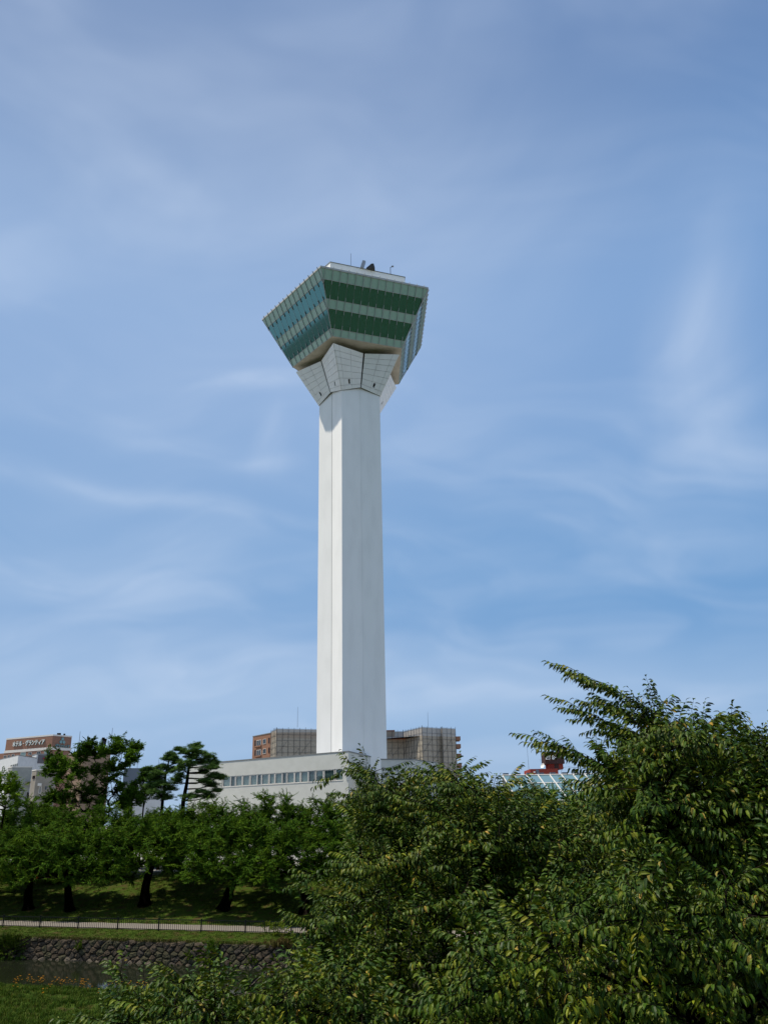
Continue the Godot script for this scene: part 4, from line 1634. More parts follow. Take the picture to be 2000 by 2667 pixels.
const GREENS := [Vector3(.032, .067, .006), Vector3(.045, .082, .007), Vector3(.024, .053, .006), Vector3(.070, .100, .008)]
const FRESH := [Vector3(.085, .125, .012), Vector3(.125, .150, .016), Vector3(.060, .105, .009)]
const ODD := [Vector3(.24, .19, .035), Vector3(.20, .13, .03), Vector3(.19, .055, .018)]

func in_poly(p: Vector2, poly: PackedVector2Array) -> bool:
	return Geometry2D.is_point_in_polygon(p, poly)

# the two near cherry trees on the rampart slope, whose crowns fill the corner of the view
func make_near_trees() -> void:
	var sprigs := []
	for k in 5:
		sprigs.append(cherry_sprig(900 + k, .42, 21, .098, .0150, .95, GREENS if k < 3 else GREENS + FRESH, ODD))
	var rg := RandomNumberGenerator.new()
	var dark := [Color(1, 1, 1), Color(.9, .95, .9), Color(1.2, 1.1, .95), Color(1.65, 1.32, .95)]
	# --- the broad one: outline of its crown in the photo
	rg.seed = 31
	var outline := PackedVector2Array([Vector2(925, 2080), Vector2(900, 2045), Vector2(930, 2018), Vector2(1000, 2016), Vector2(1060, 2036), Vector2(1130, 2028), Vector2(1190, 2022), Vector2(1240, 2038), Vector2(1330, 2036), Vector2(1420, 2052), Vector2(1560, 2070), Vector2(1700, 2075), Vector2(2060, 2060),
		Vector2(2080, 2720), Vector2(800, 2720), Vector2(880, 2560), Vector2(855, 2430), Vector2(870, 2340), Vector2(900, 2280), Vector2(930, 2240), Vector2(950, 2170), Vector2(970, 2120)])
	var goals := []
	while goals.size() < 1150:
		var q := Vector2(rg.randf_range(740, 2080), rg.randf_range(1975, 2720))
		if not in_poly(q, outline): continue
		var deep := clampf((q.y - 1980.0) / 500.0, 0.0, 1.0)
		var z := -12.2 + rg.randf_range(-1, 1) * lerpf(1.0, 2.7, deep)
		goals.append(at_z(q.x, q.y, z))
	for q in [[890, 2012, -12], [915, 2000, -12], [1000, 2000, -12.4], [1128, 2010, -12.2], [1188, 2010, -12], [1130, 2030, -11], [1080, 2040, -13], [1310, 2045, -12.6], [800, 2290, -10.6], [825, 2280, -10.8], [800, 2360, -10.4], [825, 2420, -10.4], [840, 2350, -10.2], [860, 2400, -10.0],
			[935, 2070, -11.5], [925, 2110, -11.2], [945, 2150, -11.0], [920, 2180, -10.8], [800, 2490, -10], [830, 2540, -10.2]]:
		goals.append(at_z(q[0], q[1], q[2]))
	var b := V(.9, 0, -12.8)
	b.y = ground_at(b) - .15
	var line := bent_trunk(b, b + V(.15, 2.2, .1), 6, .15, rg)
	grown_tree("cherry_tree", "broad cherry tree with drooping yellowish leaves hiding the railing end", "cherry trees on the rampart slope", b, line, taper(.26, .20, 6), .8, goals, .34, .30, .0042, .47, M.bark, sprigs, 5, 9.5, .95, .8, .0, dark, rg, 8)
	# --- the taller one, long limbs reaching out into the sky
	rg.seed = 57
	var out2 := PackedVector2Array([Vector2(1660, 1985), Vector2(1650, 1920), Vector2(1680, 1890), Vector2(1730, 1880), Vector2(1800, 1905), Vector2(1840, 1915), Vector2(1870, 1965), Vector2(1900, 1950), Vector2(1960, 1925), Vector2(2080, 1905), Vector2(2090, 2330), Vector2(1900, 2300), Vector2(1800, 2230), Vector2(1680, 2170), Vector2(1600, 2110), Vector2(1580, 2040), Vector2(1650, 1990)])
	goals = []
	while goals.size() < 480:
		var q := Vector2(rg.randf_range(1520, 2090), rg.randf_range(1770, 2330))
		if not in_poly(q, out2): continue
		goals.append(at_z(q.x, q.y, rg.randf_range(-9.0, -6.9)))
	var out4 := PackedVector2Array([Vector2(1180, 2500), Vector2(1330, 2420), Vector2(1500, 2330), Vector2(1700, 2290), Vector2(2080, 2250), Vector2(2080, 2740), Vector2(1120, 2740), Vector2(1120, 2590)])
	while goals.size() < 900:
		var q := Vector2(rg.randf_range(1100, 2090), rg.randf_range(2250, 2740))
		if not in_poly(q, out4): continue
		goals.append(at_z(q.x, q.y, rg.randf_range(-8.3, -5.9)))
	# limbs: tip first, then the way back to the crown
	for limb in [[[1520, 1762], [1560, 1778], [1600, 1798], [1650, 1825], [1695, 1850]], [[1440, 1938], [1475, 1948], [1515, 1966], [1560, 1993], [1620, 2010]], [[1520, 1854], [1555, 1868], [1600, 1895], [1650, 1915]], [[1595, 1842], [1625, 1848], [1660, 1860]], [[1650, 1880], [1670, 1890]], [[1610, 1965], [1640, 1955]], [[1570, 2055], [1620, 2050], [1665, 2055]], [[1575, 1935], [1560, 1958]],
			[[1835, 1890], [1805, 1905]], [[1985, 1895], [1970, 1915]], [[1700, 1868], [1705, 1885]], [[1745, 1865], [1745, 1885]], [[1655, 1990], [1685, 2000]]]:
		var z := rg.randf_range(-8.3, -7.6)
		for q in limb: goals.append(at_z(q[0], q[1], z))
	b = at_z(1890, 2300, -8.6)
	b.y = ground_at(b) - .15
	var fork := at_z(1872, 2120, -8.3)
	line = bent_trunk(b, fork, 9, .12, rg)
	grown_tree("cherry_tree", "taller cherry tree whose long limbs reach out against the sky", "cherry trees on the rampart slope", b, line, taper(.11, .075, 9), .45, goals, .26, .10, .0036, .46, M.bark, sprigs, 5, 6.6, .84, .42, -.04, dark, rg, 8)
	# --- a lower one, its twigs over the moat and the grass
	rg.seed = 83
	var out3 := PackedVector2Array([Vector2(360, 2660), Vector2(430, 2615), Vector2(520, 2590), Vector2(600, 2605), Vector2(680, 2620), Vector2(750, 2560), Vector2(820, 2530), Vector2(900, 2530), Vector2(960, 2580), Vector2(960, 2760), Vector2(230, 2760), Vector2(255, 2660)])
	goals = []
	while goals.size() < 330:
		var q := Vector2(rg.randf_range(220, 960), rg.randf_range(2480, 2760))
		if not in_poly(q, out3): continue
		goals.append(at_z(q.x, q.y, rg.randf_range(-9.6, -7.4)))
	for q in [[320, 2590], [345, 2575], [420, 2560], [480, 2560], [520, 2555], [590, 2560], [360, 2660], [260, 2680], [240, 2690], [560, 2565]]:
		goals.append(at_z(q[0], q[1], rg.randf_range(-8.6, -7.8)))
	b = at_z(1010, 2760, -9.2)
	b.y = ground_at(b) - .15
	line = bent_trunk(b, at_z(930, 2730, -8.9), 5, .08, rg)
	grown_tree("cherry_tree", "low cherry tree spreading its twigs over the moat water", "cherry trees on the rampart slope", b, line, taper(.15, .11, 5), .6, goals, .28, .15, .004, .46, M.bark, sprigs, 4, 7.5, .9, .7, -.04, dark, rg, 7)
	# the bare grey limb among its leaves
	var dead := thing("dead_branch", "bare pale grey dead branch sticking out among cherry leaves", "branch", at_z(640, 2590, -8.0))
	var mb := MB.new()
	var pts := PackedVector3Array()
	for q in [[760, 2660, -8.5], [640, 2585, -7.95], [657, 2562, -7.85], [673, 2547, -7.82], [693, 2532, -7.8]]:
		pts.append(at_z(q[0], q[1], q[2]))
	mb.tube(pts, PackedFloat32Array([.020, .017, .016, .013, .005]), 7)
	mb.tube(PackedVector3Array([pts[1], at_z(575, 2600, -7.9), at_z(505, 2607, -7.9)]), PackedFloat32Array([.009, .006, .003]), 6)
	part("wood", mb, M.deadwood, dead)

# crowns of the park trees: points on and in a flattened dome
func dome_goals(c: Vector3, r: Vector3, n: int, inner: float, rg: RandomNumberGenerator, low := -.25) -> Array:
	var o := []
	while o.size() < n:
		var d := Vector3(rg.randf_range(-1, 1), rg.randf_range(low, 1), rg.randf_range(-1, 1))
		if d.length() > 1.0 or d.length() < inner: continue
		var lump := 1.0 + .14 * sin(d.x * 7.0 + c.x) * cos(d.z * 6.0 + c.z)
		o.append(c + Vector3(d.x * r.x, d.y * r.y, d.z * r.z) * lump)
	return o

func make_park_trees() -> void:
	var rg := RandomNumberGenerator.new()
	var sprigs := []
	for k in 4:
		sprigs.append(cherry_sprig(950 + k, .62, 20, .16, .042, .6, [Vector3(.042, .096, .010), Vector3(.058, .120, .012), Vector3(.076, .136, .013), Vector3(.036, .082, .011)], [Vector3(.11, .09, .025), Vector3(.10, .06, .02)], 2))
	var tint := [Color(1, 1, 1), Color(.85, .9, .88), Color(1.12, 1.06, .95), Color(1.22, 1.1, .85)]
	# front row on the bank (s, t), second row along the top
	var front := [[-40.5, 8.6, 7.6, "cherry tree on the bank at the end of the shaded row"], [-32.9, 8.4, 7.8, "cherry tree with a straight trunk on the shaded grass bank"], [-27.6, 8.1, 7.6, "cherry tree with a thick dark trunk in deep shade"], [-20.6, 10.2, 7.9, "cherry tree whose trunk forks low on the sunlit bank"],
		[-11.4, 9.2, 8.2, "cherry tree with a leaning trunk above bare earth"], [-3.0, 8.8, 8.0, "bank cherry tree hidden behind drooping leaves, beside the railing end"], [5.5, 9.4, 7.8, "bank cherry tree behind the broad drooping crown"], [14.5, 9.0, 7.6, "bank cherry tree in front of the glass hall"], [23.5, 9.2, 7.4, "bank cherry tree past the glass hall"], [33, 9.0, 7.6, "bank cherry tree behind the tall reaching limbs"]]
	for q in front:
		rg.seed = 1000 + int(q[0] * 10)
		park_cherry(q[0], q[1], q[2], q[3], "cherry trees standing on the bank", sprigs, tint, rg, 0)
	var i := 0
	for s in [-55.0, -47.5, -40.0, -33.5, -26.5, -19.0, -12.5, -6.0, 1.0, 8.5, 16.5, 25.0, 33.5, 42.0]:
		rg.seed = 2000 + i
		var tt: float = 20.5 + 2.5 * sin(i * 2.1)
		park_cherry(s, tt, 7.6 + .7 * sin(i * 1.3), "street-row cherry tree " + ["behind the light green young tree", "beside the white car at the kerb", "behind the orange barrier post", "behind the straight trunk on the bank", "behind the thick trunk in deep shade", "behind the trunk that forks low", "behind the leaning trunk above bare earth", "by the slim lamp post", "below the corner of the white building", "below the flat-roofed annexe block", "before the scaffolded wing with balconies", "beneath the ridge of the glass hall", "below the dark sign box on the brick tower", "at the end of the street past the glass hall"][i], "cherry trees along the street", sprigs, tint, rg, 1)
		i += 1

func park_cherry(s: float, t: float, high: float, label: String, group: String, sprigs: Array, tint: Array, rg: RandomNumberGenerator, row: int) -> void:
	var b := st(s, t)
	b.y = height(s, t) - .1
	var lean := Vector3(rg.randf_range(-.5, .5), 0, rg.randf_range(-.4, .4))
	if row == 0 and absf(s + 11.4) < 1: lean = V(1.1, 0, 0)
	var fork := b + V(0, rg.randf_range(3.0, 3.6), 0) + lean
	var line := bent_trunk(b, fork, 7, .22, rg)
	var c := fork + V(0, high * .30 - 1.0, 0)
	var goals := dome_goals(c, V(rg.randf_range(5.7, 6.5), high * .47, rg.randf_range(5.0, 5.8)), 340, .35, rg, -.34)
	# the pushed-out ends hang a little
	for k in goals.size():
		var d: Vector3 = goals[k] - c
		var hz := Vector2(d.x, d.z).length() / 5.0
		goals[k].y -= hz * hz * .7
	grown_tree("park_cherry_tree", label, group, b, line, taper(rg.randf_range(.40, .50), .32, 7), .85, goals, .85, .35, .017, .46, M.bark, sprigs, 5, 7.5, 1.0, .95, .0, tint, rg, 8, .015)

func make_tall_trees() -> void:
	var rg := RandomNumberGenerator.new()
	var sprigs := []
	for k in 3:
		sprigs.append(cherry_sprig(970 + k, .55, 12, .20, .085, .35, [Vector3(.066, .135, .013), Vector3(.090, .165, .016), Vector3(.054, .112, .013)], [Vector3(.07, .11, .025)], 2))
	# open crowned broadleaf: clumps seen in the photo, each with its own limb
	rg.seed = 77
	var z := -112.0
	var b := at_z(247, 2200, z)
	b.y = STREET - .1
	var line := bent_trunk(b, V(b.x, 7.4, z), 7, .25, rg)
	var goals := []
	for q in [[228, 1945, 22], [215, 1965, 20], [250, 1962, 16], [300, 1935, 24], [322, 1948, 22], [278, 1955, 18], [352, 1945, 15], [347, 1968, 13], [330, 1985, 14], [150, 1975, 26], [165, 1995, 28], [140, 2012, 26], [190, 2010, 26], [220, 2030, 28], [175, 2045, 30], [150, 2065, 24], [240, 2060, 24], [290, 1990, 20], [300, 2015, 22], [285, 2050, 24],
			[320, 2060, 22], [305, 2085, 24], [120, 2085, 26], [170, 2090, 26], [225, 2090, 28], [265, 2100, 24], [250, 2000, 14], [335, 2090, 20]]:
		var c := at_z(q[0], q[1], z + rg.randf_range(-2.5, 2.5))
		var r: float = q[2] / 2158.0 * 115.0
		for k in 34:
			var d := Vector3(rg.randf_range(-1, 1), rg.randf_range(-.8, .8), rg.randf_range(-1, 1))
			if d.length() < 1.05: goals.append(c + d * r * 1.15)
	var tint := [Color(1, 1, 1), Color(.85, .9, .9), Color(1.15, 1.1, 1), Color(1.3, 1.2, .95)]
	grown_tree("broadleaf_tree", "tall open-crowned broadleaf tree in front of the brown hotel", "", b, line, taper(.30, .20, 7), .75, goals, .7, .35, .009, .45, M.bark, sprigs, 4, 9.0, 1.05, 1.0, .1, tint, rg, 7, .012)
	# its smaller neighbours
	for q in [[378, 2045, -116.0, 30, 40, "small dark tree between the broadleaf tree and the pine"], [20, 2062, -100.0, 48, 44, "light green young tree in front of the white block"], [345, 2075, -113.0, 30, 26, "rounded shrub-like tree under the slate blue wall"]]:
		rg.seed = 300 + int(q[0])
		var c := at_z(q[0], q[1], q[2])
		var f := at_z(q[0], 2240, q[2])
		f.y = STREET - .1
		f.x = c.x
		var sc: float = 112.0 / 2158.0
		var gl := dome_goals(c, V(q[3] * sc, q[4] * sc, q[3] * sc), 110, .2, rg, -1.0)
		var light: bool = q[0] == 20
		var tn := [Color(2.0, 1.65, 1.0), Color(2.4, 1.9, 1.1), Color(1.6, 1.4, 1.0)] if light else [Color(.8, .85, .9), Color(.9, .95, .9)]
		grown_tree("small_tree", q[5], "", f, bent_trunk(f, V(c.x, c.y - q[4] * sc * .5, f.z), 6, .12, rg), taper(.14, .08, 6), .6, gl, .7, .4, .014, .45, M.bark, sprigs, 3, 7.0, .9, 1.0, .15, tn, rg, 6, .012)

# ---------------------------------------------------------------- pines
func needle_tuft(sd: int) -> ArrayMesh:
	rng.seed = sd
	var mb := MB.new()
	for i in 46:
		var a := rng.randf() * TAU
		var up := rng.randf_range(-.15, 1.0)
		var d := V(cos(a) * sqrt(maxf(0, 1 - up * up * .8)), up, sin(a) * sqrt(maxf(0, 1 - up * up * .8))).normalized()
		var p := V(rng.randf_range(-.22, .22), rng.randf_range(-.04, .06), rng.randf_range(-.22, .22))
		var s := d.cross(V(.3, .9, .2)).normalized() * .019
		var k := rng.randf_range(.75, 1.25)
		mb.col = Color(.080 * k, .150 * k, .042 * k)
		var l := rng.randf_range(.20, .34)
		mb.tri(p - s, p + s, p + d * l)
	return mb.mesh(M.needle)

func make_pines() -> void:
	var rg := RandomNumberGenerator.new()
	var tufts := [needle_tuft(5), needle_tuft(6)]
	# pads: photo centre, half width, half height, depth offset
	var tall := [[512, 1943, 13, 6, 0], [507, 1955, 14, 6, 1], [468, 1952, 12, 4, 0], [480, 1960, 10, 4, .5], [520, 1962, 17, 6, -1], [500, 1972, 15, 6, 0], [545, 1972, 13, 5, .5], [530, 1985, 18, 6, -1], [558, 1988, 14, 6, 0], [490, 1988, 18, 7, 1], [475, 2000, 14, 7, 1], [550, 2000, 17, 6, 1], [532, 2012, 14, 5, -1], [560, 2022, 18, 6, 0], [575, 2026, 10, 5, .5], [535, 2035, 16, 5, 1], [470, 2022, 12, 8, .5], [460, 2036, 13, 8, 0], [552, 2045, 14, 5, 0], [565, 2060, 10, 4, 0], [525, 2062, 14, 4, 1], [500, 2075, 20, 5, 1], [545, 2075, 14, 5, 0]]
	pine("tall spreading pine with layered pads before the white building", tall, [[478, 2085], [487, 2040], [492, 2000], [500, 1965], [510, 1945]], -106.0, .30, tufts, rg, 41)
	var small := [[446, 1966, 10, 5, 0], [435, 1976, 9, 5, 0], [455, 1975, 10, 5, .5], [462, 1985, 11, 5, 0], [425, 1998, 13, 5, 0], [400, 2006, 16, 5, 0], [385, 2004, 10, 4, .5], [412, 2016, 16, 6, 1], [448, 2006, 11, 6, 0], [405, 2030, 16, 6, 0], [425, 2042, 16, 6, 1], [398, 2048, 18, 6, 0], [440, 2055, 15, 6, 0], [410, 2065, 20, 6, 1], [430, 2078, 20, 6, 0]]
	pine("smaller pine with a bare leaning trunk beside the tall pine", small, [[424, 2085], [430, 2050], [432, 2015], [440, 1985], [446, 1970]], -107.5, .22, tufts, rg, 42)

func pine(label: String, pads: Array, stem: Array, z: float, r: float, tufts: Array, rg: RandomNumberGenerator, sd: int) -> void:
	rg.seed = sd
	var foot := at_z(stem[0][0], 2240, z)
	foot.y = STREET - .1
	foot.x = at_z(stem[0][0], stem[0][1], z).x
	var t := thing("pine_tree", label, "tree", foot, "pines before the white building")
	var line := [foot]
	for q in stem: line.append(at_z(q[0], q[1], z))
	var rad := PackedFloat32Array()
	for i in line.size(): rad.append(lerpf(r, .06, float(i) / (line.size() - 1)))
	var wood := MB.new()
	wood.tube(PackedVector3Array(line), rad, 7)
	var at := [[], []]
	var tn := [[], []]
	for q in pads:
		var sc := absf(z) * 1.03 / 2158.0
		var c := at_z(q[0], q[1], z + q[4] * 1.6)
		var rx: float = q[2] * sc
		var ry: float = q[3] * sc * 1.1
		# the bough from the stem to the pad, low on the stem first
		var from: Vector3 = line[1]
		var bd := 1e9
		for i in range(1, line.size() - 1):
			for u in [0.0, .33, .66]:
				var p: Vector3 = line[i].lerp(line[i + 1], u)
				if p.y > c.y - .1: continue
				if p.distance_to(c) < bd: bd = p.distance_to(c); from = p
		var mid := from.lerp(c, .5) + V(0, -.05 * bd, 0)
		wood.tube(PackedVector3Array([from, mid, c]), PackedFloat32Array([.10, .065, .03]), 5, false)
		for k in 3:
			var e := c + Vector3(rg.randf_range(-1, 1) * rx, rg.randf_range(-.3, .5) * ry, rg.randf_range(-1, 1) * rx) * .8
			wood.tube(PackedVector3Array([mid, e]), PackedFloat32Array([.04, .015]), 4, false)
		var n := int(40 + rx * 95)
		for k in n:
			var d := Vector3(rg.randfn(0, .55), 0, rg.randfn(0, .55))
			d.y = rg.randfn(0, .45) + .35 * (1.0 - d.length()) + .25 * sin(d.x * 9.0 + c.x * 5.0)
			var p := c + Vector3(d.x * rx, d.y * ry, d.z * rx * .9)
			var kk := rg.randi() % 2
			at[kk].append(Transform3D(Basis(Vector3.UP, rg.randf() * TAU).scaled(Vector3.ONE * rg.randf_range(.55, 1.15)), p - foot))
			var v := rg.randf_range(.7, 1.35)
			tn[kk].append(Color(v * 1.05, v, v * .9))
	part("trunk", wood, M.pinebark, t)
	var crown := Node3D.new()
	crown.name = "crown"
	t.add_child(crown)
	for k in 2: scatter("needles", tufts[k], at[k], tn[k], crown).set_meta("kind", "stuff")

# ---------------------------------------------------------------- grass, flowers, shrubs
func tuft(sd: int, n: int, high: float, wide: float, cols: Array) -> ArrayMesh:
	rng.seed = sd
	var mb := MB.new()
	for i in n:
		var a := rng.randf() * TAU
		var p := V(rng.randf_range(-.16, .16), -.02, rng.randf_range(-.16, .16))
		var lean := V(cos(a), 0, sin(a)) * rng.randf_range(.1, .55)
		var l := high * rng.randf_range(.55, 1.15)
		var s := V(-sin(a), 0, cos(a)) * wide
		var m := p + (V(0, .8, 0) + lean * .4) * l * .6
		var e := p + (V(0, .8, 0) + lean) * l
		mb.col = tone(cols, .3)
		mb.tri(p - s, m - s * .7, m + s * .7); mb.tri(p - s, m + s * .7, p + s); mb.tri(m - s * .7, e, m + s * .7)
	return mb.mesh(M.blade)

func strew(called: String, label: String, category: String, mesh: Mesh, spots: Array, tint: Array, rg: RandomNumberGenerator, lo: float, hi: float) -> void:
	var at := []
	var cl := []
	for p in spots:
		at.append(Transform3D(Basis(Vector3.UP, rg.randf() * TAU).scaled(Vector3.ONE * rg.randf_range(lo, hi)), p))
		var c: Color = tint[rg.randi() % tint.size()]
		var v := rg.randf_range(.75, 1.25)
		cl.append(Color(c.r * v, c.g * v, c.b * v))
	var o := scatter(numbered(called), mesh, at, cl, self)
	meta(o, label, category, "", "stuff")

func make_plants() -> void:
	var rg := RandomNumberGenerator.new()
	rg.seed = 15
	var green := [Vector3(.040, .078, .008), Vector3(.054, .092, .010), Vector3(.032, .062, .007), Vector3(.070, .092, .014)]
	var dry := [Vector3(.15, .105, .045), Vector3(.11, .075, .03), Vector3(.07, .07, .02)]
	var t1 := tuft(21, 16, .26, .012, green)
	var spots := []
	while spots.size() < 15000:
		var s := rg.randf_range(-34, 12)
		var t := rg.randf_range(-34, -13.6)
		spots.append(st(s, t, height(s, t)))
	strew("bank_grass", "rough green grass on the near bank of the moat", "grass", t1, spots, [Color(1.05, 1.1, 1.0), Color(.9, 1.0, .9), Color(1.2, 1.15, 1.0), Color(1.4, 1.2, 1.0)], rg, .6, 1.5)
	spots = []
	while spots.size() < 5200:
		var s := rg.randf_range(-42, 14)
		var t := rg.randf_range(-2.45, .1)
		spots.append(st(s, t, height(s, t)))
	strew("lawn_grass", "short lawn strip between the wall and the railing", "grass", tuft(22, 14, .09, .010, green), spots, [Color(1, 1, 1), Color(1.1, 1.2, 1), Color(1.5, 1.2, 1.1)], rg, .7, 1.5)
	spots = []
	while spots.size() < 12000:
		var s := rg.randf_range(-46, 26)
		var t := rg.randf_range(4.3, 21)
		if bumps.get_noise_2d(s * 2.4 + 50, t * 2.4) < -.12 and rg.randf() < .85: continue     # bare earth shows between
		spots.append(st(s, t, height(s, t)))
	strew("slope_grass", "patchy grass on the bank under the cherry trees", "grass", tuft(23, 14, .15, .012, green), spots, [Color(1, 1, 1), Color(1.1, 1.15, 1), Color(1.5, 1.2, 1.1)], rg, .6, 1.4)
	spots = []
	while spots.size() < 900:
		var s := rg.randf_range(-38, 14)
		var m := bumps.get_noise_2d(s * 6.0, 7.0)
		if m < -.1 and rg.randf() < .7: continue
		spots.append(st(s, rg.randf_range(-2.75, -2.3), -.44))
	strew("dry_grass", "dry brown grass along the top of the stone wall", "grass", tuft(24, 18, .22, .012, dry), spots, [Color(1, 1, 1), Color(.8, .9, .8), Color(.6, .9, .5)], rg, .6, 1.6)
	# taller brown clump at the wall top, ivy and weeds on the stones
	shrub("dry_clump", "tuft of dry brown grass at the top of the stone wall", "plant", st(.6, -2.7, -.42), tuft(25, 40, .55, .014, dry), 70, V(1.0, .3, .3), rg, [Color(1.2, 1, .9), Color(.9, 1, .8)])
	var weed := cherry_sprig(991, .5, 14, .15, .05, .5, [Vector3(.06, .11, .012), Vector3(.085, .13, .014)], [Vector3(.12, .14, .02)], 2)
	var bush := cherry_sprig(992, .5, 14, .16, .05, .5, [Vector3(.034, .062, .010), Vector3(.05, .08, .012)], [Vector3(.14, .12, .02)], 2)
	shrub("wall_shrub", "bright green shrub growing out of the stone wall", "shrub", wall_point(-5.1, .5) - MT * .25, weed, 95, V(.55, .75, .35), rg, [Color(1, 1, 1), Color(1.2, 1.15, 1)])
	shrub("wall_shrub", "dark leafy shrub hanging over the wall end by the water", "shrub", wall_point(-24.3, .42) - MT * .5, bush, 380, V(1.7, 1.1, .8), rg, [Color(1, 1, 1), Color(1.4, 1.2, .9), Color(.8, .9, .9)])
	for q in [[-7.0, .42, "small weed with a yellowish leaf between the dark stones"], [-17.5, .6, "small weed rooted high in the stone wall"], [-1.6, .3, "small weed low in the wall near the drooping twigs"]]:
		shrub("wall_weed", q[2], "weed", wall_point(q[0], q[1]) - MT * .2, weed, 14, V(.25, .2, .12), rg, [Color(1.2, 1.1, 1)])
	for q in [[-1.7, -.35, "leafy weed growing up against the railing"], [-.6, -.5, "taller yellowish weed beside the railing post"]]:
		shrub("railing_weed", q[2], "weed", st(q[0], q[1], .15), weed, 26, V(.4, .45, .2), rg, [Color(1.3, 1.1, 1), Color(1.6, 1.2, 1)])
	# orange flowers at the water's edge
	var fl := MB.new()
	var stem := MB.new()
	stem.col = Color(.05, .085, .012)
	for h in [[0, .62, 0, .052], [.12, .50, .04, .042], [-.09, .44, -.05, .038]]:
		var top := V(h[0], h[1], h[2])
		stem.tube(PackedVector3Array([V(h[0] * .2, -.1, h[2] * .2), top * V(.7, .6, .7), top]), PackedFloat32Array([.006, .005, .004]), 3, false)
		for k in 8:
			var a := TAU * k / 8
			var b := TAU * (k + .8) / 8
			fl.tri(top, top + V(cos(a), .25, sin(a)) * h[3], top + V(cos(b), .25, sin(b)) * h[3])
	for k in 7:
		var a := k * 2.4
		leaf_into(stem, V(0, .06 * k, 0), V(cos(a), .5, sin(a)), V(cos(a), -.6, sin(a)), .16, .014, 2)
	var fm := fl.mesh(M.petal)
	stem.mesh(M.blade, fm)
	rg.seed = 66
	for i in 72:
		var s := rg.randf_range(-19.5, -1.0)
		var t := -13.7 - absf(rg.randfn(0, 1.5)) + .2 * sin(s)
		if i > 56: t -= rg.randf_range(1.0, 9.0)
		var o := MeshInstance3D.new()
		o.name = numbered("orange_flower")
		o.mesh = fm
		add_child(o)
		o.transform = Transform3D(Basis(Vector3.UP, rg.randf() * TAU).scaled(Vector3.ONE * rg.randf_range(.75, 1.25)), st(s, t, height(s, t)))
		meta(o, "small orange flower in the grass at the moat edge", "flower", "orange flowers along the moat edge")

func shrub(called: String, label: String, category: String, at: Vector3, mesh: Mesh, n: int, r: Vector3, rg: RandomNumberGenerator, tint: Array) -> void:
	var t := thing(called, label, category, at)
	var tr := []
	var cl := []
	for i in n:
		var d := Vector3(rg.randfn(0, .42), rg.randf_range(-.6, .9), rg.randfn(0, .42))
		var p := MS * d.x * r.x + Vector3.UP * d.y * r.y - MT * d.z * r.z
		tr.append(Transform3D(heading(p + Vector3(rg.randf_range(-.3, .3), .2, rg.randf_range(-.3, .3))).scaled(Vector3.ONE * rg.randf_range(.6, 1.1)), p))
		cl.append(tint[rg.randi() % tint.size()])
	scatter("foliage", mesh, tr, cl, t).set_meta("kind", "stuff")
	var st_ := MB.new()
	st_.tube(PackedVector3Array([V(0, -r.y * .8, 0) + MT * .4, V(0, -.1 * r.y, 0), V(.05, r.y * .5, 0)]), PackedFloat32Array([.03, .02, .006]), 5)
	part("stem", st_, M.bark, t, true)

# ---------------------------------------------------------------- street things seen between the trunks
func make_car(label: String, at: Vector3, turn: float, paint: Material) -> void:
	var t := thing("parked_car", label, "car", at, "cars on the street behind the trees")
	t.rotation.y = turn
	# side outline of the body, x along the car
	var low := [[-2.05, .32], [-2.08, .62], [-1.95, .86], [-1.25, .93], [1.55, .98], [2.0, .92], [2.08, .55], [2.05, .30]]
	var body := MB.new()
	var p := PackedVector3Array()
	for q in low: p.append(V(q[0], q[1], -.80))
	body.extrude(p, V(0, 0, 1.6))
	part("body", body, paint, t, true)
	var cab := MB.new()
	var a := [[-1.2, .93], [-.55, 1.44], [1.15, 1.47], [1.72, .985]]
	for i in 3:
		var q: Array = a[i]; var r: Array = a[i + 1]
		var w0 := .76 if q[1] < 1 else .60
		var w1 := .76 if r[1] < 1 else .60
		cab.quad(V(q[0], q[1], -w0), V(q[0], q[1], w0), V(r[0], r[1], w1), V(r[0], r[1], -w1))
	part("roof", cab, paint, t, true)
	var gl := MB.new()
	for s in [-1.0, 1.0]:
		gl.quad(V(-1.15, .935, s * .765), V(-.55, 1.40, s * .615), V(1.12, 1.43, s * .615), V(1.65, .985, s * .765))
	gl.quad(V(-1.16, .97, -.70), V(-1.16, .97, .70), V(-.60, 1.41, .55), V(-.60, 1.41, -.55))
	part("side_windows", gl, M.pane, t, true)
	for x in [-1.3, 1.3]:
		for s in [-1.0, 1.0]:
			var w := MB.new()
			w.cyl(V(x, .31, s * .62), V(x, .31, s * .83), .31, 16)
			var o := part("wheel", w, M.tyre, t, true)
			var rim := MB.new()
			rim.cyl(V(x, .31, s * .83), V(x, .31, s * .845), .19, 12)
			part("rim", rim, M.steel, o, true)
	for s in [-1.0, 1.0]:
		var h := MB.new()
		h.box(V(-2.05, .68, s * .58), V(.1, .14, .3))
		part("headlight", h, M.letterwhite, t, true)
		var r := MB.new()
		r.box(V(2.05, .72, s * .6), V(.08, .2, .22))
		part("tail_light", r, M.carlamp, t, true)

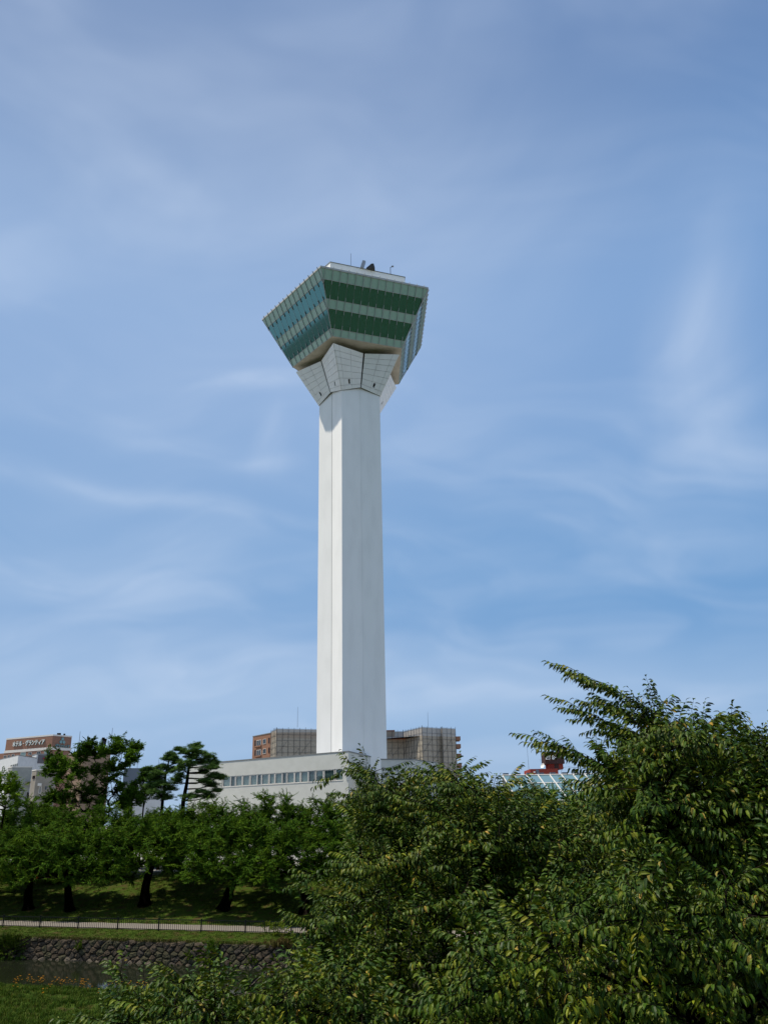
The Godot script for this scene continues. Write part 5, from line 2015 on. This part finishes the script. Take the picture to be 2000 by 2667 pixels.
func make_street_things() -> void:
	var along := -atan2(MS.z, MS.x)
	var y := STREET + .012
	make_car("white car parked at the kerb between two dark trunks", at_y(38, 2288, y) , along, M.carpaint)
	make_car("silver car parked past the orange barrier post", at_y(136, 2284, y), along, M.carsilver)
	make_car("white car half hidden behind the thick dark trunk", at_y(214, 2282, y), along + PI, M.carpaint)
	make_car("white car glimpsed through the leaves before the white building", at_y(640, 2270, y), along, M.carpaint)
	var p := at_y(104, 2293, STREET + .11)
	var b := thing("barrier_post", "orange and white barrier post by the parked cars", "barrier", p)
	var mb := MB.new()
	mb.beam(p + V(-.12, .42, 0), V(.42, .84, .1), Basis.IDENTITY, .03)
	part("orange_panel", mb, M.orange, b)
	var m2 := MB.new()
	m2.beam(p + V(.22, .55, 0), V(.14, 1.1, .12), Basis.IDENTITY, .03)
	part("white_panel", m2, M.letterwhite, b)
	var bs := MB.new()
	bs.beam(p + V(0, .04, 0), V(.9, .08, .4), Basis.IDENTITY, .03)
	part("base", bs, M.dark, b)
	var g := st(2.6, 13.5)
	g = at_z(875, 2262, -93.0)
	g.y = ground_at(g) - .05
	var l := thing("lamp_post", "slim grey lamp post standing among the trees", "lamp post", g)
	var pole := MB.new()
	pole.tube(PackedVector3Array([g, g + V(0, .5, 0), g + V(0, 5.2, 0)]), PackedFloat32Array([.11, .075, .055]), 10)
	part("pole", pole, M.alu, l)
	var arm := MB.new()
	arm.tube(PackedVector3Array([g + V(0, 5.1, 0), g + V(.3, 5.35, 0), g + V(.8, 5.4, 0)]), PackedFloat32Array([.05, .045, .04]), 8)
	part("arm", arm, M.alu, l)
	var head := MB.new()
	head.beam(g + V(1.0, 5.38, 0), V(.5, .12, .22), Basis.IDENTITY, .03)
	part("lamp_head", head, M.alu, l)
	var n := at_z(912, 2265, -92.0)
	n.y = ground_at(n) - .05
	var s := thing("notice_board", "grey notice board with a small roof among the trees", "sign", n)
	for x in [-.55, .55]:
		var leg := MB.new()
		leg.beam(n + V(x, .95, 0), V(.1, 1.9, .1), Basis.IDENTITY, .02)
		part("leg", leg, M.alu, s)
	var bd := MB.new()
	bd.box(n + V(0, 1.25, 0), V(1.0, .95, .06))
	part("board", bd, M.grey, s)
	var rf := MB.new()
	rf.box(n + V(0, 1.95, 0), V(1.4, .07, .5))
	part("roof", rf, M.paving, s)

func _ready() -> void:
	rng.seed = 7
	make_view()
	make_materials()
	make_ground()
	make_wall()
	make_fence()
	make_tower()
	make_base_building()
	make_atrium()
	make_apartments()
	make_hotel_side()
	make_red_tower()
	make_park_trees()
	make_tall_trees()
	make_pines()
	make_near_trees()
	make_street_things()
	make_plants()
